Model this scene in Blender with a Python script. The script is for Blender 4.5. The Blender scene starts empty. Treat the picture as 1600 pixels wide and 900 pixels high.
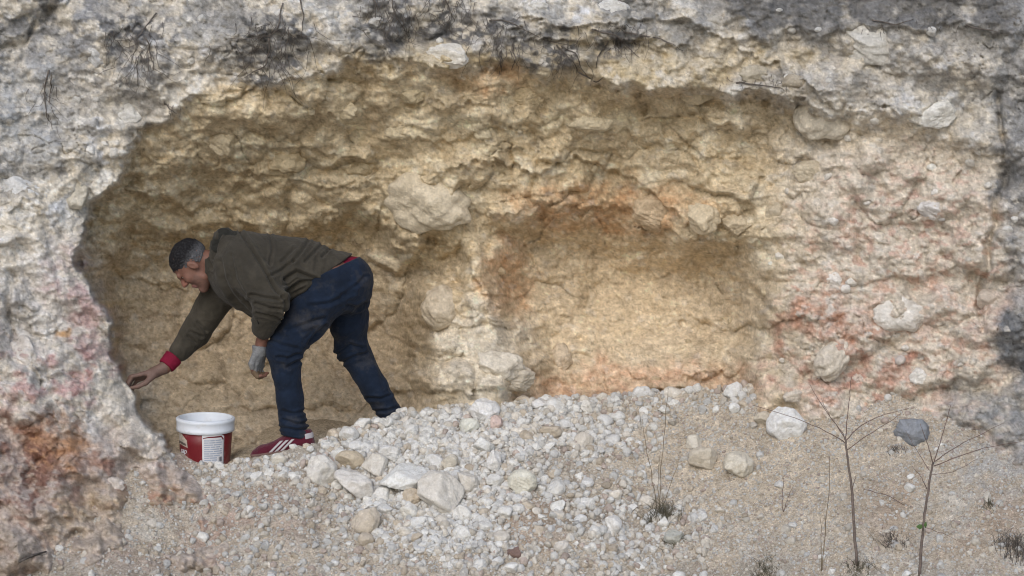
import bpy, math, random, time
import numpy as np
from mathutils import Matrix, Vector
T0 = time.time()
SC = bpy.context.scene
COL = SC.collection

# ------------------------------------------------------------------ camera, sky, sun, exposure
CAM_Y, CAM_Z, PITCH, FPX = -12.0, 1.5, math.radians(3.0), 3720.0
cam = bpy.data.cameras.new('camera')
cam.sensor_width = 36.0
cam.lens = 36.0 * FPX / 1600.0
cam.clip_end = 500.0
cam_o = bpy.data.objects.new('camera', cam)
cam_o.location = (0, CAM_Y, CAM_Z)
cam_o.rotation_euler = (math.pi / 2 - PITCH, 0, 0)
COL.objects.link(cam_o)
SC.camera = cam_o

SUN_EL, SUN_AZ = math.radians(34), math.radians(192)      # azimuth from +Y clockwise: behind the camera, a little to its left
world = bpy.data.worlds.new('World')
SC.world = world
world.use_nodes = True
wn = world.node_tree
sky = wn.nodes.new('ShaderNodeTexSky')
sky.sky_type = 'NISHITA'
sky.sun_disc = False
sky.sun_elevation = SUN_EL
sky.sun_rotation = SUN_AZ
sky.dust_density = 1.5
sky.air_density = 1.0
wn.links.new(sky.outputs[0], wn.nodes['Background'].inputs[0])
wn.nodes['Background'].inputs[1].default_value = 0.15
sun = bpy.data.lights.new('sun', 'SUN')
sun.energy = 1.0
sun.angle = math.radians(38)
sun.color = (1.0, 0.955, 0.89)
sun_o = bpy.data.objects.new('sun', sun)
_d = Vector((math.sin(SUN_AZ) * math.cos(SUN_EL), math.cos(SUN_AZ) * math.cos(SUN_EL), math.sin(SUN_EL)))
sun_o.rotation_euler = _d.to_track_quat('Z', 'Y').to_euler()
sun_o.location = (-4, -8, 10)
COL.objects.link(sun_o)
SC.view_settings.view_transform = 'Standard'
SC.view_settings.look = 'None'
SC.cycles.filter_width = 1.05
SC.cycles.use_denoising = True
SC.cycles.use_adaptive_sampling = False
SC.cycles.max_bounces = 6
SC.view_settings.gamma = 1.0
SC.view_settings.exposure = 0.24

# ------------------------------------------------------------------ geometry helpers
cp, sp = math.cos(PITCH), math.sin(PITCH)
def W(px, py, Y):
    """world point at depth Y seen at picture position px, py of a 1600x900 frame"""
    a = (np.asarray(px, float) - 800) / FPX
    b = (450 - np.asarray(py, float)) / FPX
    dy = cp + b * sp
    dz = -sp + b * cp
    t = (np.asarray(Y, float) - CAM_Y) / dy
    return np.stack(np.broadcast_arrays(a * t, np.asarray(Y, float) + 0 * t, CAM_Z + dz * t), -1)
def PX(P):
    """picture position of world points"""
    P = np.asarray(P, float)
    y = P[..., 1] - CAM_Y
    z = P[..., 2] - CAM_Z
    f = y * cp - z * sp
    u = y * sp + z * cp
    return 800 + FPX * P[..., 0] / f, 450 - FPX * u / f
def P(px, py, Y=0.0):
    return W(px, py, Y)

def mesh_np(name, V, F, smooth=True, col=None):
    """mesh from numpy arrays, F is (n,3) or (n,4)"""
    me = bpy.data.meshes.new(name)
    V = np.ascontiguousarray(V, np.float32)
    F = np.ascontiguousarray(F, np.int32)
    n, k = F.shape
    me.vertices.add(len(V))
    me.vertices.foreach_set('co', V.ravel())
    me.loops.add(n * k)
    me.loops.foreach_set('vertex_index', F.ravel())
    me.polygons.add(n)
    me.polygons.foreach_set('loop_start', np.arange(0, n * k, k, dtype=np.int32))
    try:
        me.polygons.foreach_set('loop_total', np.full(n, k, np.int32))
    except Exception:
        pass
    me.update(calc_edges=True)
    me.polygons.foreach_set('use_smooth', np.full(n, smooth, bool))
    if col is not None:
        ca = me.color_attributes.new('tint', 'FLOAT_COLOR', 'POINT')
        c4 = np.ones((len(V), 4), np.float32)
        c4[:, :3] = col
        ca.data.foreach_set('color', c4.ravel())
    me.validate()
    return me

def link(name, me, mat=None, parent=None, kind=None):
    o = bpy.data.objects.new(name, me)
    if mat is not None:
        me.materials.clear()
        me.materials.append(mat)
    COL.objects.link(o)
    if parent is not None:
        o.parent = parent
    if kind:
        o['kind'] = kind
    return o
def tag(o, label=None, cat=None, group=None, kind=None):
    if label: o['label'] = label
    if cat: o['category'] = cat
    if group: o['group'] = group
    if kind: o['kind'] = kind
    return o
def empty(name, loc, label, cat, group=None):
    o = bpy.data.objects.new(name, None)
    o.empty_display_size = 0.1
    o.location = Vector([float(a) for a in loc])
    COL.objects.link(o)
    return tag(o, label, cat, group)
def part(name, V, F, mat, parent, smooth=True, col=None):
    """child mesh given in world space"""
    V = np.asarray(V, float)
    V = V - np.array(parent.matrix_world.translation if parent.parent else parent.location)
    return link(name, mesh_np(name, V, F, smooth, col), mat, parent)

# ------------------------------------------------------------------ noise
def _h(ix, iy, seed):
    h = (ix.astype(np.uint32) * np.uint32(374761393) + iy.astype(np.uint32) * np.uint32(668265263)
         + np.uint32((seed * 974711 + 12345) & 0xffffffff))
    h = (h ^ (h >> np.uint32(13))) * np.uint32(1274126177)
    h = (h ^ (h >> np.uint32(16))) * np.uint32(2246822519)
    return h ^ (h >> np.uint32(15))
def _r(ix, iy, seed):
    return _h(ix, iy, seed).astype(np.float32) / np.float32(4294967295.0)
def perlin(x, y, seed=0):
    x = np.asarray(x, np.float32); y = np.asarray(y, np.float32)
    x0 = np.floor(x); y0 = np.floor(y)
    fx = x - x0; fy = y - y0
    ix = x0.astype(np.int32); iy = y0.astype(np.int32)
    u = fx * fx * fx * (fx * (fx * 6 - 15) + 10)
    v = fy * fy * fy * (fy * (fy * 6 - 15) + 10)
    def g(dx, dy):
        a = _r(ix + dx, iy + dy, seed) * np.float32(6.2831853)
        return np.cos(a) * (fx - dx) + np.sin(a) * (fy - dy)
    a = g(0, 0); b = g(1, 0); c = g(0, 1); d = g(1, 1)
    return ((a + (b - a) * u) * (1 - v) + (c + (d - c) * u) * v) * np.float32(1.5)
def fbm(x, y, seed=0, octaves=4, gain=0.5, lac=2.03):
    s = 0; a = 1.0
    for i in range(octaves):
        s = s + a * perlin(x, y, seed + i * 17)
        x = np.asarray(x) * lac + 3.1; y = np.asarray(y) * lac + 7.7
        a *= gain
    return s
def ridged(x, y, seed=0, octaves=4, gain=0.5):
    s = 0; a = 1.0
    for i in range(octaves):
        s = s + a * (1 - 2 * np.abs(perlin(x, y, seed + i * 31)))
        x = np.asarray(x) * 2.07 + 1.3; y = np.asarray(y) * 2.07 + 4.1
        a *= gain
    return s
def voronoi(x, y, seed=0, jitter=0.9):
    """F1, F2, random number of the cell"""
    x = np.asarray(x, np.float32); y = np.asarray(y, np.float32)
    ix = np.floor(x).astype(np.int32); iy = np.floor(y).astype(np.int32)
    f1 = np.full(x.shape, 9, np.float32); f2 = f1.copy(); rid = np.zeros(x.shape, np.float32)
    for dx in (-1, 0, 1):
        for dy in (-1, 0, 1):
            cx = ix + dx; cy = iy + dy
            qx = cx + 0.5 + (_r(cx, cy, seed) - 0.5) * jitter
            qy = cy + 0.5 + (_r(cx, cy, seed + 101) - 0.5) * jitter
            d = np.sqrt((x - qx) ** 2 + (y - qy) ** 2)
            near = d < f1
            f2 = np.where(near, f1, np.minimum(f2, d))
            rid = np.where(near, _r(cx, cy, seed + 202), rid)
            f1 = np.where(near, d, f1)
    return f1, f2, rid
def chunks(x, y, seed=0, jitter=.9):
    """broken lumps: each stands out more towards its lower edge and ends there abruptly"""
    x = np.asarray(x, np.float32); y = np.asarray(y, np.float32)
    ix = np.floor(x).astype(np.int32); iy = np.floor(y).astype(np.int32)
    f1 = np.full(x.shape, 9, np.float32); f2 = f1.copy(); rid = np.zeros(x.shape, np.float32); ddx = rid.copy(); ddy = rid.copy()
    for dx in (-1, 0, 1):
        for dy in (-1, 0, 1):
            cx = ix + dx; cy = iy + dy
            ex = x - (cx + 0.5 + (_r(cx, cy, seed) - 0.5) * jitter)
            ey = y - (cy + 0.5 + (_r(cx, cy, seed + 101) - 0.5) * jitter)
            d = np.sqrt(ex * ex + ey * ey); near = d < f1
            f2 = np.where(near, f1, np.minimum(f2, d))
            rid = np.where(near, _r(cx, cy, seed + 202), rid)
            ddx = np.where(near, ex * (_r(cx, cy, seed + 303) - .5), ddx); ddy = np.where(near, ey, ddy)
            f1 = np.where(near, d, f1)
    e = sstep(0.0, 0.30, f2 - f1)
    return np.maximum(rid - .25, 0) * 1.33 * (.55 + .8 * ddy + 1.0 * ddx + .3 * (1 - np.minimum(f1, 1) ** 2)) * (.45 + .55 * e), rid
def sstep(a, b, x):
    t = np.clip((x - a) / (b - a), 0, 1)
    return t * t * (3 - 2 * t)
def blob(x, y, cx, cy, rx, ry, ang=0.0, soft=0.5):
    c, s = math.cos(math.radians(ang)), math.sin(math.radians(ang))
    dx = x - cx; dy = y - cy
    u = (dx * c + dy * s) / rx; v = (-dx * s + dy * c) / ry
    return 1 - sstep(1 - soft, 1 + soft, np.sqrt(u * u + v * v))
def tps(ctrl, smooth=0.02):
    """thin plate spline through control points (px, py, value)"""
    c = np.array(ctrl, float)
    xy = c[:, :2] / 400.0
    n = len(c)
    r2 = ((xy[:, None] - xy[None]) ** 2).sum(-1)
    K = np.where(r2 > 0, 0.5 * r2 * np.log(np.maximum(r2, 1e-12)), 0) + smooth * np.eye(n)
    Q = np.concatenate([np.ones((n, 1)), xy], 1)
    A = np.block([[K, Q], [Q.T, np.zeros((3, 3))]])
    w = np.linalg.solve(A, np.concatenate([c[:, 2], np.zeros(3)]))
    def f(px, py):
        x = np.asarray(px, np.float32) / 400; y = np.asarray(py, np.float32) / 400
        s = w[n] + w[n + 1] * x + w[n + 2] * y
        for i in range(n):
            r = (x - xy[i, 0]) ** 2 + (y - xy[i, 1]) ** 2
            s = s + w[i] * 0.5 * r * np.log(np.maximum(r, 1e-10))
        return s
    return f

# ------------------------------------------------------------------ materials
def nodes_of(name):
    m = bpy.data.materials.new(name)
    m.use_nodes = True
    nt = m.node_tree
    return m, nt, nt.nodes['Principled BSDF']
def N(nt, t, **kw):
    n = nt.nodes.new(t)
    for k, v in kw.items():
        setattr(n, k, v)
    return n
def setin(n, **kw):
    for k, v in kw.items():
        n.inputs[k.replace('_', ' ')].default_value = v
    return n
def ramp(nt, fac, stops):
    r = N(nt, 'ShaderNodeValToRGB')
    e = r.color_ramp.elements
    while len(e) < len(stops):
        e.new(0.5)
    for el, (p, c) in zip(e, stops):
        el.position = p
        el.color = (*c, 1) if len(c) == 3 else c
    nt.links.new(fac, r.inputs[0])
    return r.outputs[0]
def mixc(nt, a, b, fac, mode='MIX'):
    m = N(nt, 'ShaderNodeMix', data_type='RGBA', blend_type=mode)
    def put(sock, v):
        if isinstance(v, bpy.types.NodeSocket): nt.links.new(v, sock)
        elif isinstance(v, (int, float)): sock.default_value = v
        else: sock.default_value = (*v, 1)
    put(m.inputs[0], fac); put(m.inputs[6], a); put(m.inputs[7], b)
    return m.outputs[2]
def noise(nt, scale, detail=4, rough=0.6, coord=None, dist=0.0):
    n = N(nt, 'ShaderNodeTexNoise')
    setin(n, Scale=scale, Detail=detail, Roughness=rough, Distortion=dist)
    if coord is not None: nt.links.new(coord, n.inputs['Vector'])
    return n.outputs['Fac']
def bump(nt, h, dist, strength=1.0, nrm=None):
    b = N(nt, 'ShaderNodeBump')
    b.inputs['Distance'].default_value = dist
    b.inputs['Strength'].default_value = strength
    nt.links.new(h, b.inputs['Height'])
    if nrm is not None: nt.links.new(nrm, b.inputs['Normal'])
    return b.outputs['Normal']
def earth_material(name, source, fine=1.0, bump_d=0.006, contrast=0.5, grain=260.0, speck=0.35):
    """stone or earth: the tint comes from the geometry, grain and fine relief from noise"""
    m, nt, b = nodes_of(name)
    tc = N(nt, 'ShaderNodeTexCoord').outputs['Object']
    if source == 'attr':
        a = N(nt, 'ShaderNodeAttribute', attribute_name='tint').outputs['Color']
    else:
        a = N(nt, 'ShaderNodeObjectInfo').outputs['Color']
        tc = N(nt, 'ShaderNodeNewGeometry').outputs['Position']
    n1 = noise(nt, 22 * fine, 6, 0.65, tc, 0.6)
    n2 = noise(nt, 95 * fine, 4, 0.7, tc)
    lo = 1 - contrast; hi = 1 + contrast
    v1 = ramp(nt, n1, [(0.28, (lo * 0.98, lo * 0.95, lo * 0.90)), (0.5, (1, 1, 1)), (0.74, (hi, hi * 1.01, hi * 1.03))])
    v2 = ramp(nt, n2, [(0.3, (1 - contrast * 0.5,) * 3), (0.7, (1 + contrast * 0.4,) * 3)])
    c = mixc(nt, a, v1, 1.0, 'MULTIPLY')
    c = mixc(nt, c, v2, 1.0, 'MULTIPLY')
    vo = N(nt, 'ShaderNodeTexVoronoi')
    setin(vo, Scale=grain * 0.4)
    nt.links.new(tc, vo.inputs['Vector'])
    vr = N(nt, 'ShaderNodeSeparateColor')
    nt.links.new(vo.outputs['Color'], vr.inputs[0])
    grains = ramp(nt, vr.outputs[0], [(0.0, (1 - speck,) * 3), (0.55, (1, 1, 1)), (0.9, (1, 1, 1)), (1.0, (1 + speck * 1.2,) * 3)])
    c = mixc(nt, c, grains, 1.0, 'MULTIPLY')
    nt.links.new(c, b.inputs['Base Color'])
    setin(b, Roughness=0.95)
    b.inputs['Specular IOR Level'].default_value = 0.15
    n3 = noise(nt, 60 * fine, 8, 0.72, tc)
    nn = bump(nt, n3, bump_d * 2.2, 0.9)
    nn = bump(nt, vo.outputs['Distance'], bump_d * 0.6, 0.6, nn)
    nt.links.new(nn, b.inputs['Normal'])
    return m
M_CLIFF = earth_material('marl_rock', 'attr', 0.9, 0.0036, 0.20, 230, 0.14)
M_BEDDED = earth_material('bedded_stone', 'obj', 0.8, 0.006, 0.24, 200, 0.12)
M_GROUND = earth_material('gravelly_earth', 'attr', 1.6, 0.006, 0.28, 420, 0.3)
M_STONE = earth_material('limestone', 'obj', 1.2, 0.004, 0.14, 300, 0.10)
M_GRAVEL = earth_material('limestone_gravel', 'attr', 1.5, 0.003, 0.14, 300, 0.10)
def plain(name, base, rough=0.8, spec=0.3, var=0.25, scale=30.0, bump_d=0.0, bscale=200.0, sheen=0.0):
    m, nt, b = nodes_of(name)
    tc = N(nt, 'ShaderNodeTexCoord').outputs['Object']
    n = noise(nt, scale, 5, 0.6, tc)
    c = ramp(nt, n, [(0.3, tuple(x * (1 - var) for x in base)), (0.7, tuple(min(1, x * (1 + var)) for x in base))])
    nt.links.new(c, b.inputs['Base Color'])
    setin(b, Roughness=rough)
    b.inputs['Specular IOR Level'].default_value = spec
    if sheen: b.inputs['Sheen Weight'].default_value = sheen
    if bump_d:
        nt.links.new(bump(nt, noise(nt, bscale, 3, 0.6, tc), bump_d), b.inputs['Normal'])
    return m
# ------------------------------------------------------------------ the cliff face with the dug-out cave
rs = np.random.RandomState(11)
interior = tps([
    (200,500,.78),(300,500,.92),(400,430,.95),(500,560,.9),(600,480,.9),(640,560,.78),(200,400,.72),(250,600,.72),(350,640,.62),
    (450,640,.66),(620,640,.6),(300,700,.5),(230,700,.4),(160,420,.55),(300,340,.84),(450,335,.86),(550,335,.80),(620,372,.74),
    (230,290,.42),(400,265,.50),(600,250,.42),(800,250,.48),(1000,250,.48),(1150,260,.3),(180,330,.45),
    (330,190,.13),(500,165,.10),(700,160,.14),(900,175,.24),(1100,185,.26),(1250,205,.16),
    (270,205,.10),(380,135,0),(520,112,-.02),(700,95,.0),(900,95,.08),(1100,125,.14),(1250,145,.12),(1400,170,-.08),(1550,200,-.26),
    (720,450,.40),(695,510,.38),(735,560,.32),(760,610,.26),(685,400,.5),(650,320,.44),(700,640,.3),(670,560,.55),
    (850,420,.66),(1000,430,.74),(1100,450,.68),(950,365,.74),(880,560,.46),(1050,580,.42),(1150,500,.5),(1000,610,.36),(800,500,.5),
    (850,305,.52),(1000,305,.54),(1110,345,.40),(760,360,.5),
    (1215,450,.20),(1190,360,.22),(1300,420,.04),(1300,290,.0),(1400,450,-.06),(1500,400,-.12),(1560,300,-.22),(1590,500,-.28),
    (1300,560,.0),(1450,600,-.10),(1580,650,-.30),(1200,600,.14),(1900,300,-.5),(1900,700,-.55),(1900,0,-.4),
    (1000,700,.3),(1300,700,-.02),(1550,740,-.34),(700,800,.3),(300,900,.4),(1300,900,-.02),
    (300,0,.0),(800,0,.05),(1300,0,-.05),(1600,0,-.2),(800,-400,.5),(0,-400,.4),(1600,-400,.3),(0,0,0),(0,400,.4),(0,800,.3)])
front = tps([
    (60,300,-.16),(100,450,-.22),(50,560,-.38),(140,600,-.24),(190,600,-.08),(225,660,-.12),(100,700,-.52),(30,850,-.92),(200,800,-.62),(330,830,-.55),(450,850,-.3),(600,920,-.2),
    (0,100,-.12),(150,150,-.1),(250,100,-.1),(165,520,-.10),(120,400,-.10),(180,250,-.08),(240,190,-.06),(320,145,-.08),
    (430,90,-.14),(600,50,-.14),(800,50,-.12),(1000,70,-.12),(1200,90,-.16),(1400,110,-.22),(1560,160,-.30),
    (300,0,-.02),(800,0,-.04),(1300,0,-.12),(1600,0,-.25),(800,-400,.4),(0,-400,.3),(1600,-400,.2),(1900,200,-.5),(-400,300,-.3),(-400,800,-1.3),
    (300,920,-.8),(0,700,-.66),(1900,-300,-.1),(800,150,-.1),(250,720,-.22)])
mouth = np.array([(700,1000),(560,900),(420,800),(310,740),(258,706),(236,680),(222,642),(204,612),(194,588),(178,570),(172,540),(174,505),(160,480),(148,456),(132,430),(118,405),
    (124,380),(128,352),(146,330),(160,305),(182,268),(196,232),(214,208),(240,192),(262,182),(290,158),(322,140),(372,132),(402,138),(432,134),(470,124),(500,112),(540,96),(572,84),
    (620,92),(664,88),(676,104),(730,104),(760,92),(812,98),(850,110),(900,108),(950,122),(985,128),(1010,140),(1060,134),(1110,136),(1150,150),(1200,146),(1245,160),(1270,172),(1330,178),(1400,170),(1480,190),(1600,210),(2400,260),
    (2400,1000)], float)
def poly_sd(px, py, poly):
    """signed distance, negative inside"""
    d2 = np.full(px.shape, 1e12, np.float32); ins = np.zeros(px.shape, bool)
    n = len(poly)
    for i in range(n):
        ax, ay = poly[i]; bx, by = poly[(i + 1) % n]
        ex, ey = bx - ax, by - ay
        t = np.clip(((px - ax) * ex + (py - ay) * ey) / (ex * ex + ey * ey), 0, 1)
        d2 = np.minimum(d2, (px - ax - t * ex) ** 2 + (py - ay - t * ey) ** 2)
        if ay != by:
            cr = (ay > py) != (by > py)
            ins ^= cr & (px < (bx - ax) * (py - ay) / (by - ay) + ax)
    d = np.sqrt(d2)
    return np.where(ins, -d, d)

LEDGES = [
    ([(1120,40),(1140,62),(1180,92),(1235,112),(1262,140),(1330,166)], .075, 34), ([(800,30),(850,36),(900,38),(950,30),(1010,26),(1060,30),(1110,44),(1140,60)], .085, 26),
    ([(790,42),(840,56),(890,70),(930,66),(1000,60),(1040,74),(1090,80)], .06, 24), ([(880,138),(940,150),(985,142),(1040,150),(1100,152),(1150,140),(1200,148),(1260,160),(1310,172),(1345,174)], .075, 34),
    ([(1330,172),(1380,164),(1420,186),(1470,190),(1500,180)], .06, 30), ([(400,135),(470,128),(540,104),(580,86),(650,90)], .05, 30), ([(655,96),(700,108),(740,102)], .05, 22),
    ([(280,198),(340,186),(400,182),(440,190)], .035, 26), ([(480,176),(530,186),(580,178),(620,170)], .05, 26), ([(600,150),(660,160),(720,166),(780,158)], .055, 30), ([(740,190),(800,200),(860,196)], .05, 24),
    ([(880,214),(940,204),(1010,210),(1080,222)], .05, 28), ([(380,226),(440,236),(500,240),(560,232)], .05, 28), ([(580,212),(640,222),(690,214),(760,216)], .045, 26), ([(240,270),(300,262),(360,272),(420,262)], .045, 26),
    ([(440,288),(520,296),(590,284)], .05, 28), ([(700,262),(770,256),(830,268),(900,250),(960,262),(1015,300),(1070,338),(1110,360)], .10, 40), ([(770,372),(800,350),(850,330),(910,322),(985,326),(1010,352),(1070,366),(1120,372),(1170,372)], .07, 26), ([(200,322),(260,330),(330,322),(400,336)], .04, 24),
    ([(760,346),(820,322),(880,318),(960,322)], .04, 22), ([(1140,300),(1180,330),(1196,372)], .04, 26), ([(0,330),(40,318),(90,336)], .04, 24), ([(60,230),(110,240),(150,226)], .03, 22),
    ([(150,60),(200,48),(235,70)], .035, 20), ([(330,56),(390,60),(440,44),(500,60)], .04, 24), ([(1390,110),(1440,120),(1500,104)], .04, 22), ([(1230,420),(1290,412),(1340,432)], .03, 20), ([(1250,520),(1330,530),(1400,516),(1450,528)], .03, 20),
    ([(470,380),(530,372),(590,384)], .03, 22), ([(590,470),(640,462),(672,480)], .035, 22), ([(820,430),(880,442),(930,430)], .025, 20), ([(940,500),(1010,512),(1080,498)], .025, 20)]
def cliff_depth(px, py):
    """depth of the rock face at picture positions, and the masks that its colours use"""
    px = np.asarray(px, np.float32); py = np.asarray(py, np.float32)
    wx = px + 13 * fbm(px / 60, py / 60, 3, 4); wy = py + 13 * fbm(px / 55, py / 55, 9, 4, .6)
    sd = poly_sd(wx, wy, mouth)
    wid = np.interp(px, [0, 230, 330, 500, 900, 1250, 1600], [9, 11, 15, 18, 20, 22, 60])
    m = sstep(-wid, wid * 0.25, sd)
    I = interior(px, py)
    I = np.where(I > .25, 0.25 + (I - .25) * .90, I)
    # inner ribs and arches of the cave, cut into the soft rock
    arch1 = poly_sd(wx, wy, np.array([(150,720),(150,400),(190,345),(300,352),(420,362),(500,332),(560,322),(612,338),(640,366),(700,372),(742,372),(742,420),(716,452),(676,470),(664,500),(682,560),(668,650),(660,720)], float))
    I = I - 0.02 + 0.27 * (1 - sstep(-46, 6, arch1)) - 0.045 * np.exp(-(arch1 / 22.0) ** 2)
    arch2 = poly_sd(wx, wy, np.array([(770,660),(800,560),(760,470),(752,400),(770,350),(860,322),(905,330),(985,322),(1000,350),(1060,362),(1100,372),(1150,366),(1192,410),(1204,470),(1200,540),(1192,640),(1190,700)], float))
    I = I + 0.30 * (1 - sstep(-74, 12, arch2)) - 0.035 * np.exp(-(arch2 / 40.0) ** 2)
    O = front(px, py)
    D = I + (O - I) * m
    ins = 1 - m
    # how rough it is where
    calm = blob(px, py, 430, 560, 260, 160, 0, .4) * ins
    calm = np.maximum(calm, 0.55 * blob(px, py, 980, 450, 190, 130, 0, .4))
    R = 1 - 0.36 * calm
    # ledges: the rock comes forward downwards and is undercut
    roof = ins * (1 - sstep(330, 420, py)) * (1 - sstep(1150, 1300, px))
    L = py / 44 + 1.7 * fbm(px / 260, py / 110, 21, 3) + 0.22 * fbm(px / 40, py / 30, 5, 3)
    fr = L - np.floor(L)
    cut = fr * (1 - sstep(0.82, 1.0, fr))
    la = 0.5 + 0.9 * np.clip(perlin(px / 120, py / 70, 33) + 0.3, 0, 1.2)
    D = D - 0.016 * cut * la * (0.10 + roof) * R
    L2 = py / 17 + 1.5 * fbm(px / 90, py / 50, 77, 3)
    fr2 = L2 - np.floor(L2)
    D = D - 0.006 * fr2 * (1 - sstep(0.8, 1.0, fr2)) * np.clip(perlin(px / 60, py / 40, 71) + 0.35, 0, 1) * (0.45 + 0.75 * roof) * R
    # the ledges that show: rock stands out above the line and is undercut below it
    for pts, amp, up_ in LEDGES:
        q = np.array(pts, float)
        yl = np.interp(wx, q[:, 0], q[:, 1]) + 5 * fbm(px / 24, py * 0 + q[0, 1], 130, 3)
        v = yl - wy
        ends = sstep(q[0, 0] - 12, q[0, 0] + 26, px) * (1 - sstep(q[-1, 0] - 26, q[-1, 0] + 12, px))
        D = D - amp * ends * np.exp(-np.maximum(v, 0) / up_) * sstep(-3.5, 2.0, v) * (.75 + .5 * perlin(px / 40, py * 0 + amp * 99, 140))
    # relief at every size
    D = D - 0.085 * fbm(px / 170, py / 130, 41, 2) * (0.5 + 0.5 * R)
    f1, f2, rd = voronoi(px / 105 + .35 * fbm(px / 60, py / 60, 44, 2), py / 74 + .35 * fbm(px / 60, py / 60, 45, 2), 47)
    D = D - 0.10 * (0.2 + 0.8 * rd) * np.clip(1 - (f1 / 0.75) ** 2, 0, 1) * (0.35 + 0.65 * R)
    f1, f2, rd = voronoi(px / 52 + .35 * fbm(px / 30, py / 30, 48, 2), py / 40 + .35 * fbm(px / 30, py / 30, 49, 2), 57)
    D = D - 0.022 * rd * np.clip(1 - (f1 / 0.7) ** 2, 0, 1) * (0.4 + 0.6 * R)
    D = D - 0.036 * R * fbm(px / 60, py / 48, 55, 3)
    D = D - 0.012 * R * ridged(px / 85 + 0.3 * perlin(px / 30, py / 30, 2), py / 60, 66, 4)
    D = D - 0.0075 * (0.45 + 0.55 * R) * fbm(px / 14, py / 12, 88, 3, 0.6)
    bx_ = px + 14 * fbm(px / 46, py / 46, 401, 3); by_ = py + 12 * fbm(px / 46, py / 46, 402, 3)
    calm2 = 1 - .6 * blob(px, py, 980, 470, 200, 120, 0, .5) - .5 * sstep(1200, 1300, px)
    ck1, _q = chunks(bx_ / 92, by_ / 62, 411); D = D - .125 * ck1 * (.35 + .75 * ins) * R * calm2
    ck2, _q = chunks(bx_ / 47 + 3, by_ / 35, 421); D = D - .052 * ck2 * (.55 + .45 * ins) * R * calm2 * np.clip(.5 + 1.1 * perlin(px / 130, py / 110, 422), .0, 1.3)
    ck3, _q = chunks(bx_ / 21 + 7, by_ / 17, 431); D = D - .024 * ck3 * R * np.clip(.3 + 1.3 * perlin(px / 80, py / 70, 432), .05, 1.3)
    # knobs and pebbles bedded in the rock
    rough = np.clip(0.55 + 0.9 * fbm(px / 150, py / 120, 91, 2), 0.05, 1.3)
    out_ = 1 - .55 * m
    f1, f2, rd = voronoi(px / 44 + .2 * perlin(px / 20, py / 20, 4), py / 36 + .2 * perlin(px / 20, py / 20, 6), 7)
    D = D - 0.020 * out_ * R * rd * np.clip(1 - (f1 / 0.55) ** 2, 0, 1) ** 0.7 * rough
    f1, f2, rd = voronoi(px / 20 + .25 * perlin(px / 9, py / 9, 14), py / 17 + .25 * perlin(px / 9, py / 9, 16), 17)
    D = D - 0.011 * out_ * (0.35 + 0.65 * R) * (rd > 0.35) * rd * np.clip(1 - (f1 / 0.52) ** 2, 0, 1) ** 0.6 * rough
    conglom = np.clip(sstep(1180, 1300, px) + m, 0, 1)
    f1, f2, rd3 = voronoi(px / 9.5 + .2 * perlin(px / 5, py / 5, 24), py / 8.5, 27)
    D = D - 0.006 * (0.5 + 0.9 * conglom) * (rd3 > 0.5) * np.clip(1 - (f1 / 0.5) ** 2, 0, 1) ** 0.6 * (0.4 + 0.6 * R)
    bank = sstep(590, 660, py - .35 * (px - 60)) * (1 - sstep(300, 400, px))
    D = D + bank * (.10 * fbm(px / 95, py / 80, 451, 3) + .05 * ridged(px / 70, py / 60, 452, 3))
    # cracks
    ck = np.abs(perlin(px / 95 + 0.6 * perlin(px / 35, py / 35, 8), py / 120, 120))
    D = D + 0.03 * (1 - sstep(0.0, 0.03, ck)) * R * np.clip(perlin(px / 150, py / 150, 121) + .2, 0, 1)
    # the long fissure at the right and the one in the top left corner
    for pts, dep, w in (([(1556,150),(1572,250),(1556,330),(1540,420),(1524,470),(1534,520)], .07, 7), ([(0,88),(30,66),(60,32),(84,12),(100,-20)], .06, 7),
                        ([(15,430),(14,500),(30,560),(60,600)], .05, 6)):
        pl = np.array(pts, float); d2 = np.full(px.shape, 1e9, np.float32)
        for (ax, ay), (bx, by) in zip(pl[:-1], pl[1:]):
            ex, ey = bx - ax, by - ay
            t = np.clip(((wx - ax) * ex + (wy - ay) * ey) / (ex * ex + ey * ey), 0, 1)
            d2 = np.minimum(d2, (wx - ax - t * ex) ** 2 + (wy - ay - t * ey) ** 2)
        D = D + dep * np.exp(-d2 / (w * w))
    # overhanging brow of grey topsoil, top right
    brow = poly_sd(wx, wy, np.array([(1120,-60),(1130,40),(1190,62),(1290,66),(1340,40),(1420,52),(1500,46),(1620,60),(2000,60),(2000,-60)], float))
    D = D - 0.07 * (1 - sstep(-14, 4, brow))
    return D, m, sd, rd3, brow, roof

def axis(lo, hi, step, far_lo, far_hi):
    a = [lo]; s = step
    while a[-1] > far_lo:
        s *= 1.35; a.append(a[-1] - s)
    a = a[::-1]
    b = list(np.arange(lo + step, hi, step)); a += b; s = step
    while a[-1] < far_hi:
        s *= 1.35; a.append(a[-1] + s)
    return np.array(a, np.float32)
gx = axis(-24, 1624, 1.9, -3500, 5000)
gy = axis(-24, 915, 1.9, -900, 1150)
PXg, PYg = np.meshgrid(gx, gy)
Dg, Mg, SDg, RDg, BROWg, ROOFg = cliff_depth(PXg, PYg)
Vg = W(PXg, PYg, Dg)
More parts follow.
